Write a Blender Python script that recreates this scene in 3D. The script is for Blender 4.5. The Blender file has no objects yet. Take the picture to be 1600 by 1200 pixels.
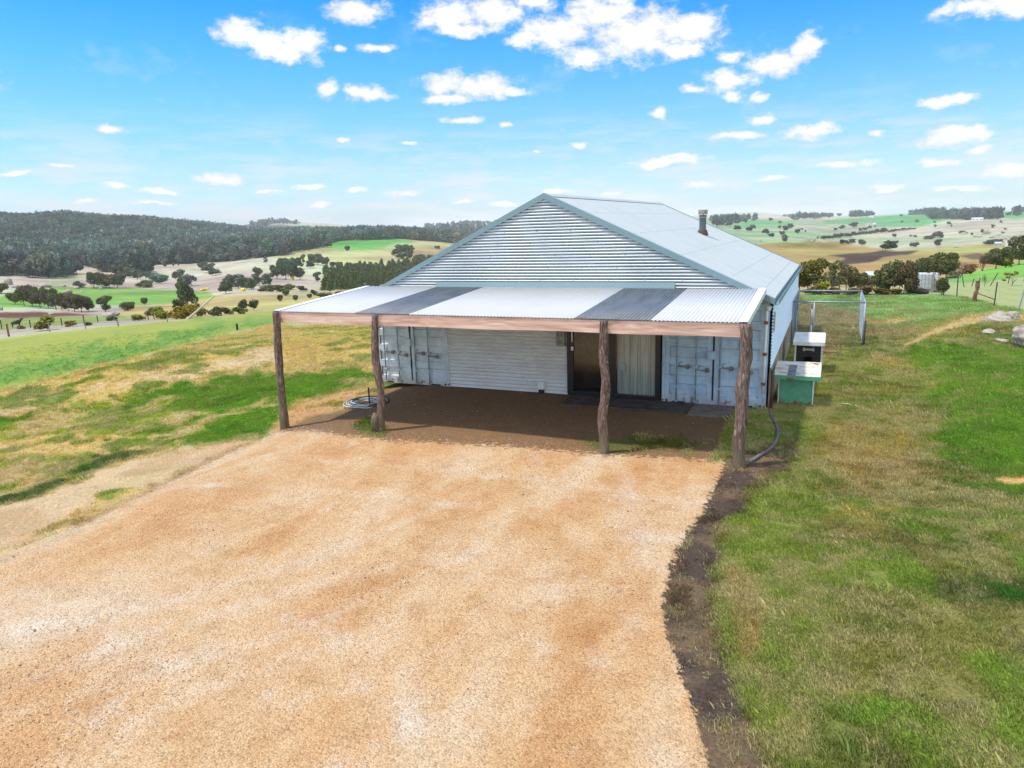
import bpy, math, random
import numpy as np
from mathutils import Vector, Matrix
random.seed(7); rng = np.random.default_rng(7)
sc = bpy.context.scene
col = sc.collection
R = math.radians

# ------------------------------------------------------------------ camera
F = 1111.2; CAM = np.array([1.23, -17.131, 4.3605])
_y, _a, _r = np.radians([-24.277, 12.489, -1.8056])
fw = np.array([np.sin(_y)*np.cos(_a), np.cos(_y)*np.cos(_a), -np.sin(_a)])
rt = np.array([np.cos(_y), -np.sin(_y), 0.0]); up = np.cross(rt, fw)
rt, up = rt*np.cos(_r)+up*np.sin(_r), -rt*np.sin(_r)+up*np.cos(_r)
cd = bpy.data.cameras.new('camera'); cam = bpy.data.objects.new('camera', cd); col.objects.link(cam)
cd.sensor_width = 36; cd.lens = F/1600*36; cd.clip_end = 60000; cd.clip_start = .1
M4 = Matrix([[rt[i], up[i], -fw[i], CAM[i]] for i in range(3)]+[[0, 0, 0, 1]])
cam.matrix_world = M4; sc.camera = cam
def ray(u, v): return fw*F + rt*(u-800) - up*(v-600)
def project(P):
    d = P-CAM; z = d@fw; zz = np.where(z > .3, z, .3)
    return 800+F*(d@rt)/zz, 600-F*(d@up)/zz, z

# ------------------------------------------------------------------ numeric noise
def vnoise(x, y, seed=0):
    xi = np.floor(x).astype(np.int64); yi = np.floor(y).astype(np.int64); fx = x-xi; fy = y-yi
    def h(a, b):
        n = (a*374761393+b*668265263+seed*1442695041) & 0x7fffffff
        n = ((n ^ (n >> 13))*1274126177) & 0x7fffffff
        return ((n ^ (n >> 16)) & 0xffff)/65535.0
    fx = fx*fx*(3-2*fx); fy = fy*fy*(3-2*fy)
    return (h(xi, yi)*(1-fx)+h(xi+1, yi)*fx)*(1-fy)+(h(xi, yi+1)*(1-fx)+h(xi+1, yi+1)*fx)*fy
def fbm(x, y, s, o=4, seed=0):
    t = 0; a = .5; n = 0
    for k in range(o):
        t = t+a*vnoise(x/s, y/s, seed+k*17); n += a; a *= .5; s *= .5
    return t/n
def sstep(x, a, b):
    t = np.clip((x-a)/(b-a), 0, 1); return t*t*(3-2*t)

# ------------------------------------------------------------------ terrain
COLS = {
 -300: {30:640,60:585,90:560,130:520,260:495,480:455,620:438,800:420,1100:380,1500:350,2200:370,3500:382,6000:386},
 0: {30:602,60:548,90:527,130:501,200:490,260:479,350:463,480:441,620:425,800:412,1100:374,1500:343,2200:362,3500:372,6000:377},
 35: {30:595,60:543,90:522,130:500,200:490,260:480,350:463,480:443,620:427,800:413,1100:378,1500:352,2200:362,3500:371,6000:376},
 170: {30:570,60:526,90:508,130:497,200:487,260:477,350:461,480:447,620:431,800:414,1100:379,1500:350,2200:362,3500:369,6000:372},
 100: {30:585,60:535,90:514,130:498,200:490,260:482,350:462,480:446,620:432,800:415,1100:374,1500:339,2200:357,3500:368,6000:374},
 200: {30:565,60:523,90:506,130:496,200:485,260:474,350:460,480:447,620:430,800:413,1100:378,1500:347,2200:362,3500:368,6000:371},
 300: {30:552,60:513,90:498,130:490,200:482,260:474,350:460,480:446,620:428,800:410,1100:382,1500:356,2200:362,3500:366,6000:369},
 400: {30:545,60:506,90:491,130:485,200:470,260:460,350:448,480:430,620:412,800:399,1100:379,1500:371,2200:367,3500:347,6000:365},
 430: {30:542,60:504,90:490,130:484,200:469,260:459,350:447,480:430,620:412,800:397,1100:378,1500:371,2200:366,3500:342,6000:364},
 470: {30:540,60:503,90:488,130:483,200:468,260:457,350:446,480:430,620:411,800:392,1100:374,1500:372,2200:366,3500:347,6000:363},
 520: {30:535,60:500,90:486,130:480,200:466,260:456,350:447,480:432,620:412,800:389,1100:374,1500:372,2200:366,3500:348,6000:361},
 600: {30:530,60:495,90:482,130:475,200:465,260:458,350:450,480:436,620:414,800:390,1100:371,1500:370,2200:366,3500:361,6000:359},
 650: {30:525,60:490,90:478,130:470,200:462,260:458,350:451,480:440,620:418,800:393,1100:374,1500:371,2200:364,3500:356,6000:358},
 720: {30:520,60:480,90:470,130:462,200:458,260:455,350:450,480:442,620:424,800:400,1100:383,1500:371,2200:358,3500:349,6000:355},
 850: {30:512,60:445,90:435,130:430,200:425,260:420,350:412,480:402,620:395,800:388,1100:378,1500:368,2200:358,3500:349,6000:350},
 1100: {30:511,45:456,60:440,90:435,130:428,200:415,260:403,350:388,480:372,620:374,800:367,1100:357,1500:350,2200:346,3500:342,6000:336},
 1180: {30:512,45:456,60:446,90:445,130:440,200:416,260:405,350:390,480:372,620:374,800:369,1100:359,1500:350,2200:343,3500:340,6000:329},
 1250: {30:514,45:457,60:451,90:452,130:451,200:419,260:408,350:392,480:375,620:378,800:371,1100:361,1500:350,2200:340,3500:340,6000:340},
 1350: {30:514,45:458,60:455,90:455,130:447,200:422,260:410,350:396,480:384,620:392,800:384,1100:367,1500:350,2200:338,3500:339,6000:337},
 1450: {30:514,45:459,60:451,90:441,130:441,200:415,260:404,350:395,480:389,620:392,800:384,1100:365,1500:347,2200:335,3500:337,6000:334},
 1520: {30:514,45:461,60:448,90:433,110:426,130:426,200:412,260:402,350:393,480:389,620:388,800:378,1100:360,1500:343,2200:333,3500:335,6000:331},
 1600: {30:514,45:466,60:445,90:425,110:414,130:413,200:410,260:400,350:390,480:386,620:382,800:372,1100:356,1500:341,2200:331,3500:333,6000:329},
 1900: {30:512,45:460,60:438,90:418,110:406,130:405,200:400,260:390,350:380,480:376,620:372,800:362,1100:346,1500:331,2200:322,3500:324,6000:320},
}
RN = np.exp(np.linspace(math.log(20), math.log(13000), 110))
AZG = np.linspace(R(-110), R(60), 341)
def _table():
    Z = np.zeros((len(RN), len(AZG)))
    us = sorted(COLS)
    for i, r in enumerate(RN):
        az = []; zz = []
        for u in us:
            d = COLS[u]; ks = sorted(d)
            vh = 354+.0315*(800-u)
            if r >= 6000:
                v = d[6000]+(vh-d[6000])*min(1, (r-6000)/3000)
            else: v = np.interp(math.log(r), np.log(ks), [d[k] for k in ks])
            q = ray(u, v); az.append(math.atan2(q[0], q[1])); zz.append(CAM[2]+r*q[2]/math.hypot(q[0], q[1]))
        Z[i] = np.interp(AZG, az, zz)
    for _ in range(2):
        Z[1:-1] = (Z[:-2]+2*Z[1:-1]+Z[2:])/4
    for _ in range(5):
        Z[:, 1:-1] = (Z[:, :-2]+2*Z[:, 1:-1]+Z[:, 2:])/4
    return Z
ZT = _table()
def height(x, y):
    x = np.asarray(x, float); y = np.asarray(y, float)
    dx = x-CAM[0]; dy = y-CAM[1]; r = np.hypot(dx, dy); az = np.clip(np.arctan2(dx, dy), AZG[0], AZG[-1])
    fi = np.clip((np.log(np.maximum(r, 20.01))-math.log(RN[0]))/(math.log(RN[-1])-math.log(RN[0]))*(len(RN)-1), 0, len(RN)-1.001)
    fj = np.clip((az-AZG[0])/(AZG[-1]-AZG[0])*(len(AZG)-1), 0, len(AZG)-1.001)
    i = fi.astype(int); j = fj.astype(int); a = fi-i; b = fj-j
    far = (ZT[i, j]*(1-b)+ZT[i, j+1]*b)*(1-a)+(ZT[i+1, j]*(1-b)+ZT[i+1, j+1]*b)*a
    far = far+(fbm(x, y, 40, 4, 3)-.5)*np.clip((r-60)/60, 0, 1)*2.0*sstep(r, 60, 300)+(fbm(x, y, 160, 4, 5)-.5)*6*sstep(r, 500, 1500)
    # the yard: level pad, falling to the left
    l = np.maximum(-x-8.9, 0)
    near = -.09*l-.07*sstep(-x, 9.2, 11.5)-.16*sstep(-x, 9.6, 10.6)*sstep(-y, 4.5, 7)
    near = near-.10*sstep(-y, 0, 4.5)*sstep(-y, -1, 1.5)
    near = near+.05*(fbm(x, y, 3.0, 3, 11)-.5)
    # rough bank on the left
    near = near+sstep(-x, 10.6, 13)*(.28*(fbm(x, y, 2.2, 4, 21)-.5)+.2*(fbm(x*.5, y, 1.1, 2, 22)-.5))
    # lawn on the right and its low bank
    gr = sstep(x, .7, 2.0)
    near = near+gr*.07*(fbm(x, y, .9, 3, 31)-.5)
    bank = sstep(x-.10*np.sin(y*.8), 3.55, 4.25)*sstep(y, -3.5, 1)
    near = near+.22*bank
    mx = (x-7.2)*.86+(y-14.8)*.5; my = -(x-7.2)*.5+(y-14.8)*.86
    near = near+.62*np.exp(-(mx/1.9)**2-(my/4.6)**2)
    w = sstep(r, 24, 34)
    return near*(1-w)+far*w
def hz(x, y): return float(height(np.array([x]), np.array([y]))[0])
_T = np.concatenate([np.arange(5, 60, .25), np.arange(60, 400, 1.0), np.arange(400, 5000, 6.0)])
def land(u, v):
    """the point of the terrain seen along this direction"""
    d = ray(u, v); d = d/math.hypot(d[0], d[1])
    X = CAM[0]+d[0]*_T; Y = CAM[1]+d[1]*_T; Z = CAM[2]+d[2]*_T
    hh = height(X, Y); k = np.nonzero(Z <= hh)[0]
    if len(k) == 0: i = int(np.argmin(Z-hh)); return X[i], Y[i], hh[i], _T[i]
    i = k[0]
    if i == 0: return X[0], Y[0], hh[0], _T[0]
    a = (Z[i-1]-hh[i-1]); b = (hh[i]-Z[i]); t = _T[i-1]+(_T[i]-_T[i-1])*a/(a+b+1e-9)
    x = CAM[0]+d[0]*t; y = CAM[1]+d[1]*t
    return x, y, hz(x, y), t

# ------------------------------------------------------------------ land cover
def S(r, g, b, k=.62):
    f = lambda c: ((c/255+.055)/1.055)**2.4 if c > 10 else c/255/12.92
    return np.array([f(r), f(g), f(b)])*k
def sd(u, v, poly):
    """signed distance in the plane, positive inside"""
    P = np.array(poly, float); d = np.full(u.shape, 1e9); ins = np.zeros(u.shape, bool); n = len(P)
    for i in range(n):
        a = P[i]; b = P[(i+1) % n]; e = b-a; wx = u-a[0]; wy = v-a[1]
        t = np.clip((wx*e[0]+wy*e[1])/(e@e+1e-9), 0, 1)
        d = np.minimum(d, (wx-e[0]*t)**2+(wy-e[1]*t)**2)
        c = ((a[1] > v) != (b[1] > v)) & (u < (b[0]-a[0])*(v-a[1])/((b[1]-a[1]) if b[1] != a[1] else 1e-9)+a[0])
        ins ^= c
    return np.where(ins, 1, -1)*np.sqrt(d)
GRAVEL = [(-400,1030),(0,882),(100,840),(200,787),(330,724),(400,692),(430,677),(480,673),(540,681),(600,688),(700,693),(800,698),(945,711),(1050,716),(1133,722),(1115,760),(1100,800),(1068,840),(1050,880),(1035,950),(1045,1000),(1060,1040),(1075,1090),(1090,1130),(1110,1200),(1160,1450),(-400,1450)]
# polygon, colour, feather, edge noise (pixels), grassiness
C_ = [
 ([(-400,300),(0,320),(400,350),(590,358),(760,366),(760,386),(700,378),(620,372),(520,377),(440,398),(340,409),(200,415),(110,415),(0,421),(-400,430)], S(92,95,82), 2, 2, 0),
 ([(60,441),(130,430),(150,426),(120,438),(90,444)], S(185,195,140), 3, 2, 0),
 ([(430,402),(500,385),(640,374),(760,382),(720,415),(620,418),(520,414),(470,410)], S(205,192,135), 3, 2, 0),
 ([(640,386),(760,383),(740,420),(650,404)], S(192,160,112), 4, 2, 0),
 ([(498,388),(520,375),(620,370),(645,378),(600,387),(540,391)], S(105,178,70), 4, 3, 0),
 ([(-400,480),(0,463),(20,455),(90,447),(180,449),(270,453),(320,456),(350,463),(300,471),(230,478),(150,476),(60,480),(-400,490)], S(138,180,76), 2, 2, 0),
 ([(280,474),(350,461),(420,456),(480,455),(580,463),(580,505),(380,494),(230,500),(180,492),(200,479)], S(202,184,115), 3, 3, 0),
 ([(330,458),(400,457),(560,458),(560,462),(400,461),(335,462)], S(212,192,162), 2, 1, 0),
 ([(500,447),(540,440),(560,440),(560,458),(505,458)], S(216,196,150), 2, 1, 0),
 ([(-400,480),(0,487),(60,487),(130,490),(170,492),(75,496),(40,498),(0,497),(-400,500)], S(128,78,58), 2, 2.5, 0),
 ([(-400,505),(0,498),(75,496),(180,492),(240,499),(100,512),(0,520),(-400,550)], S(158,176,90), 2, 2, 0),
 ([(-400,562),(0,527),(60,520),(120,513),(200,506),(245,500),(245,497),(100,507),(0,516),(-400,545)], S(200,186,168), 1.2, .8, 0),
 ([(-400,568),(0,528),(200,507),(370,493),(440,487),(600,480),(600,506),(430,507),(370,519),(200,562),(0,613),(-400,720)], S(180,186,84), 2, 2, .06),
 ([(-400,650),(0,572),(200,535),(330,508),(400,500),(430,498),(430,506),(370,517),(200,560),(0,608),(-400,710)], S(122,166,70), 16, 22, .06),
 ([(-400,715),(0,610),(200,561),(370,519),(430,507),(700,500),(700,640),(440,664),(400,692),(330,724),(200,787),(0,882),(-400,1020)], S(216,186,118), 3, 6, .45),
 ([(-400,755),(0,632),(200,590),(350,560),(425,545),(560,530),(600,525),(600,545),(425,566),(250,602),(0,652),(-400,790)], S(232,200,158), 5, 12, .15),
 ([(430,520),(560,512),(600,530),(590,560),(500,570),(440,560)], S(220,186,114), 5, 9, .4),
 ([(-400,790),(0,655),(200,612),(330,592),(420,582),(500,578),(560,572),(580,590),(560,608),(470,628),(430,664),(390,694),(300,700),(180,690),(0,698),(-400,800)], S(118,158,52), 6, 16, 1),
 ([(-400,840),(0,690),(100,680),(200,684),(250,692),(180,702),(0,716),(-400,880)], S(218,184,132), 4, 6, .2),
 ([(-400,900),(0,712),(120,706),(260,700),(200,716),(120,745),(60,780),(0,795),(-400,920)], S(86,112,50), 4, 6, 1),
 ([(-400,940),(0,792),(60,776),(160,736),(260,706),(340,692),(400,684),(400,692),(330,724),(200,787),(100,840),(0,884),(-400,1030)], S(228,196,152), 5, 8, 0),
 ([(120,800),(230,765),(330,715),(400,685),(395,694),(330,724),(200,787),(110,832)], S(190,156,110), 5, 8, .1),
 ([(428,678),(440,650),(470,630),(540,612),(612,604),(612,625),(520,645),(470,668)], S(216,168,112), 4, 6, .05),
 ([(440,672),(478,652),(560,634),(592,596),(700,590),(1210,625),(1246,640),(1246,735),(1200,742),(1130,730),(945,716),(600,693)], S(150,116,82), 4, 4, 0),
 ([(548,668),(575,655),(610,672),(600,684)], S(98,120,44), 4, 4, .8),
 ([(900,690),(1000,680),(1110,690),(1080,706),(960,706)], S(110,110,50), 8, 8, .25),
 # right hand side
 ([(1150,640),(1250,455),(1330,448),(1600,480),(2100,560),(2100,1500),(1110,1500),(1000,950)], S(146,158,74), 3, 3, 1),
 ([(1235,700),(1330,650),(1440,700),(1400,900),(1250,850)], S(136,150,70), 30, 40, 1),
 ([(1300,600),(1440,600),(1480,760),(1400,830),(1290,700)], S(162,152,86), 26, 36, 1),
 ([(1240,470),(1400,470),(1440,520),(1400,560),(1340,560),(1250,560)], S(160,142,98), 5, 12, .9),
 ([(1355,452),(1500,460),(1700,492),(1700,500),(1500,493),(1400,513),(1370,500),(1250,468),(1250,458)], S(158,190,122), 3, 4, 1),
 ([(1425,590),(1440,548),(1500,520),(1700,520),(2100,560),(2100,960),(1600,820),(1490,760),(1455,700),(1478,640)], S(124,156,60), 40, 56, 1),
 ([(1250,930),(1500,830),(1700,950),(2000,1300),(1350,1300)], S(140,158,70), 40, 40, 1),
 ([(1455,915),(1540,900),(1700,905),(1700,960),(1560,950),(1500,945)], S(72,122,50), 18, 16, 1),
 ([(1546,748),(1580,744),(1700,748),(1700,762),(1570,758)], S(226,180,120), 3, 3, 0),
 ([(1398,548),(1450,517),(1500,498),(1560,487),(1600,492),(1610,505),(1530,506),(1490,516),(1450,528)], S(216,182,126), 3, 4, .05),
 ([(1480,520),(1560,505),(1600,520),(1590,540),(1500,540)], S(120,130,56), 5, 8, .9),
 ([(1365,503),(1395,497),(1430,500),(1400,508)], S(210,176,122), 3, 3, .1),
 ([(1248,458),(1250,447),(1330,445),(1420,450),(1410,457),(1330,457)], S(200,176,134), 2, 3, 0),
 ([(1400,455),(1430,440),(1500,443),(1600,436),(2100,440),(2100,520),(1600,488),(1500,462),(1440,457)], S(186,194,128), 2, 2, 0),
 ([(1470,440),(1480,432),(1520,424),(1600,407),(2100,350),(2100,440),(1600,433),(1540,440),(1500,443)], S(140,188,76), 1.5, 1.5, 0),
 ([(1080,360),(1160,371),(1240,373),(1290,378),(1340,384),(1400,391),(1500,393),(1700,388),(1700,402),(1600,407),(1480,434),(1400,447),(1200,450),(1080,420)], S(198,160,100), 1.5, 2, 0),
 ([(1150,368),(1240,372),(1330,381),(1300,386),(1200,382)], S(142,132,62), 3, 3, 0),
 ([(1400,390),(1500,384),(1600,378),(1700,374),(1700,388),(1500,395)], S(182,182,100), 3, 3, 0),
 ([(1295,399),(1330,396),(1380,392),(1433,392),(1420,398),(1380,402),(1358,411),(1310,412),(1322,403)], S(100,68,58), 1.5, 2, 0),
 ([(1500,400),(1530,395),(1545,402),(1520,406)], S(132,100,80), 2, 2, 0),
 ([(1080,340),(1240,342),(1420,350),(1370,364),(1290,374),(1080,390)], S(170,182,142), 2, 2, 0),
 ([(1290,345),(1400,335),(1500,331),(1700,330),(1700,341),(1500,341),(1470,347),(1440,353),(1400,353),(1290,348)], S(112,178,108), 2, 2, 0),
 ([(1120,352),(1180,343),(1240,347),(1240,352),(1160,356)], S(120,175,110), 3, 2, 0),
]
def cover(x, y, z):
    P = np.stack([x, y, z], -1); u, v, d = project(P)
    n1 = fbm(x, y, .55, 4, 41)-.5; n2 = fbm(x, y, 6, 4, 42)-.5; n3 = fbm(u*1.0, v*2.2, 26, 4, 43)-.5
    r = np.hypot(x-CAM[0], y-CAM[1])
    c = np.zeros(x.shape+(3,)); c[:] = S(206, 194, 168)
    g = np.zeros(x.shape)
    fz = np.clip(n3*2.2, -1, 1)
    for poly, k, fe, no, gr in C_:
        s = sd(u, v, poly)+fz*no
        m = sstep(s, -fe, fe)
        c = c*(1-m[..., None])+k*m[..., None]; g = g*(1-m)+gr*m
    far_ = sstep(r, 40, 120)[..., None]
    a1 = fbm(x, y, 55, 4, 71)[..., None]-.5; a2 = fbm(x, y, 14, 4, 72)[..., None]-.5; a3 = fbm(x, y, 300, 3, 73)[..., None]-.5
    c = c*(1+far_*(a1*.9+a2*.55)); k_ = far_*np.clip(a3*1.2+a1*.8, -.35, .35); c = c*(1+k_*np.array([-.55, .1, -.5]))
    lf = (sstep(-x, 9.8, 11.5)*(1-sstep(r, 55, 75)))*(v > 500)*(c[:, 0] < 2)
    st = fbm(x*1.0+y*.25, y*.8, 2.6, 5, 81); st2 = fbm(x, y*1.2, .9, 4, 82)
    lush = c[:, 1] > c[:, 0]*1.25
    fld = sd(u, v, [(-400,568),(0,528),(370,493),(440,487),(600,480),(600,508),(430,509),(370,521),(200,563),(0,614),(-400,720)]) > 0
    mm = sstep(st*.65+st2*.35, .475, .56)*lf*(~fld)
    tgt = np.where(lush[:, None], np.where(st2[:, None] > .5, S(222, 188, 132), S(168, 170, 60)), np.where(st2[:, None] > .53, S(126, 156, 54), S(224, 190, 112)))
    c = c*(1-mm[:, None]*.8)+tgt*mm[:, None]*.8; g = np.where(lush, g*(1-mm*.6), g*(1-mm)+mm*.8*(st2 > .5)+mm*.2)
    dk = sstep(fbm(x, y, 1.3, 4, 84), .52, .66)*lf*(lush & (~fld)); c = c*(1-dk[:, None]*.4)+S(84, 122, 38)*dk[:, None]*.4
    ps = sstep(fbm(x, y*.7, 1.4, 5, 99), .48, .6)*(sd(u, v, [(-400,940),(0,792),(60,776),(160,736),(260,706),(400,680),(430,678),(330,724),(200,787),(100,840),(0,884),(-400,1030)]) > 0)
    c = c*(1-ps[:, None]*.5)+S(196, 158, 112)*ps[:, None]*.5
    # right-hand lawn: worn, dry and lush patches
    rl = sstep(x, .8, 1.8)*(1-sstep(r, 60, 90)); q1 = fbm(x, y, 2.4, 5, 85); q2 = fbm(x, y, .8, 4, 86)
    dm = (sstep(q1*.6+q2*.4, .5, .6)*rl*.6)[:, None]*(g > .3)[:, None]; c = c*(1-dm)+dm*np.where((c[:, 1] > c[:, 0]*1.3)[:, None], S(120, 160, 52), S(186, 160, 96))
    dm = (sstep(fbm(x, y, 1.7, 5, 87), .54, .66)*rl*.6)[:, None]*(g > .3)[:, None]; c = c*(1-dm)+dm*S(104, 140, 54)
    edge = sstep(x, .2, 1.0)*(1-sstep(x, 2.2, 4.2))*(y < -2)
    hl = sstep(fbm(x, y, 1.1, 5, 88)+.16*edge, .60, .70)*rl*(g > .3); hl2 = hl[:, None]*.5
    c = c*(1-hl2)+hl2*np.where(st2[:, None] > .5, S(150, 122, 84), S(122, 96, 70)); g = g*(1-hl*.75)
    # outside the seen sector: gravel drive in the middle, grass elsewhere
    outside = (d < .4) | (np.abs(u-800) > 1250) | (v > 1480)
    c[outside] = S(140, 150, 72); g[outside] = .8
    s = sd(u, v, GRAVEL); gv = np.clip(s/44+.5, 0, 1)
    gv[outside] = ((x[outside] > -9.5) & (x[outside] < .6) & (y[outside] < -10)).astype(float)
    # damp earth along the right edge of the gravel
    MUD = [(1120,715),(1240,695),(1232,745),(1176,775),(1128,830),(1118,900),(1122,960),(1140,1040),(1162,1100),(1208,1200),(1290,1450),(1100,1450),(1020,950),(1040,870),(1080,820)]
    m = sstep(sd(u, v, MUD)+n3*40+n1*20, -16, 16)*(~outside)
    mq = sstep(fbm(x, y, .5, 4, 98), .42, .62)[..., None]; mc = mq*S(128, 106, 82)+(1-mq)*S(92, 76, 64); c = c*(1-m[..., None])+mc*m[..., None]; g = g*(1-m)+m*(.02+.22*sstep(fbm(x, y, .45, 4, 97), .58, .68))
    PALE = [(1130,880),(1180,900),(1200,960),(1175,1050),(1150,1010)]
    m2 = sstep(sd(u, v, PALE)+n3*20, -10, 10)*(~outside)*.7
    c = c*(1-m2[..., None])+S(186, 156, 112)*m2[..., None]; g = g*(1-m2*.6)
    dry = sstep(n2*1.4+n1*.9, -.1, .45)*g*.0
    return c, np.clip(g, 0, 1), gv, (m*1.0)

# ------------------------------------------------------------------ node helpers
def mat(name):
    m = bpy.data.materials.new(name); m.use_nodes = True
    nt = m.node_tree; nt.nodes.clear()
    out = nt.nodes.new('ShaderNodeOutputMaterial'); b = nt.nodes.new('ShaderNodeBsdfPrincipled')
    nt.links.new(b.outputs[0], out.inputs[0]); return m, nt, b
def N(nt, t, **kw):
    n = nt.nodes.new(t)
    for k, v in kw.items(): setattr(n, k, v)
    return n
def noise(nt, scale, detail=4, vec=None, rough=.55, dist=0):
    n = N(nt, 'ShaderNodeTexNoise'); n.inputs['Scale'].default_value = scale; n.inputs['Detail'].default_value = detail
    n.inputs['Roughness'].default_value = rough; n.inputs['Distortion'].default_value = dist
    if vec is not None: nt.links.new(vec, n.inputs['Vector'])
    return n.outputs['Fac']
def mathn(nt, op, a, b=None, c=None, clamp=False):
    n = N(nt, 'ShaderNodeMath', operation=op); n.use_clamp = clamp
    for i, s in enumerate((a, b, c)):
        if s is None: continue
        if isinstance(s, (int, float)): n.inputs[i].default_value = s
        else: nt.links.new(s, n.inputs[i])
    return n.outputs[0]
def mapr(nt, f, a, b, c=0., d=1., smooth=False):
    n = N(nt, 'ShaderNodeMapRange'); n.interpolation_type = 'SMOOTHSTEP' if smooth else 'LINEAR'
    nt.links.new(f, n.inputs[0])
    for i, v in enumerate((a, b, c, d)): n.inputs[i+1].default_value = v
    return n.outputs[0]
def mix(nt, f, a, b, blend='MIX'):
    n = N(nt, 'ShaderNodeMix', data_type='RGBA', blend_type=blend)
    for i, s in ((0, f), (6, a), (7, b)):
        if isinstance(s, (int, float)): n.inputs[i].default_value = s
        elif isinstance(s, (tuple, list, np.ndarray)): n.inputs[i].default_value = (*[float(q) for q in s][:3], 1)
        else: nt.links.new(s, n.inputs[i])
    return n.outputs[2]
def ramp(nt, f, stops):
    n = N(nt, 'ShaderNodeValToRGB'); e = n.color_ramp.elements
    while len(e) < len(stops): e.new(.5)
    for i, (p, c) in enumerate(stops): e[i].position = p; e[i].color = (*[float(q) for q in c][:3], 1)
    nt.links.new(f, n.inputs[0]); return n.outputs[0]
def bump(nt, h, b, strength=.4, dist=.02, prev=None):
    n = N(nt, 'ShaderNodeBump'); n.inputs['Strength'].default_value = strength; n.inputs['Distance'].default_value = dist
    nt.links.new(h, n.inputs['Height'])
    if prev is not None: nt.links.new(prev, n.inputs['Normal'])
    if b is not None: nt.links.new(n.outputs[0], b.inputs['Normal'])
    return n.outputs[0]
def objco(nt): return N(nt, 'ShaderNodeTexCoord').outputs['Object']
def worldpos(nt): return N(nt, 'ShaderNodeNewGeometry').outputs['Position']

def simple(name, c, rough=.6, metal=0, var=.12, scale=6, c2=None, bumps=0, bscale=40, spec=.5, stretch=None):
    m, nt, b = mat(name); co = objco(nt)
    if stretch:
        mp = N(nt, 'ShaderNodeMapping'); mp.inputs['Scale'].default_value = stretch; nt.links.new(co, mp.inputs[0]); co = mp.outputs[0]
    f = noise(nt, scale, 6, co, .6)
    c = np.array(c, float); c2 = c*(1-var*2.2) if c2 is None else np.array(c2, float)
    k = ramp(nt, f, [(.3, c2), (.52, c), (.75, np.minimum(c*(1+var), .95))])
    nt.links.new(k, b.inputs['Base Color']); b.inputs['Roughness'].default_value = rough; b.inputs['Metallic'].default_value = metal
    b.inputs['Specular IOR Level'].default_value = spec
    if bumps: bump(nt, noise(nt, bscale, 5, co), b, bumps, .01)
    return m

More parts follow.
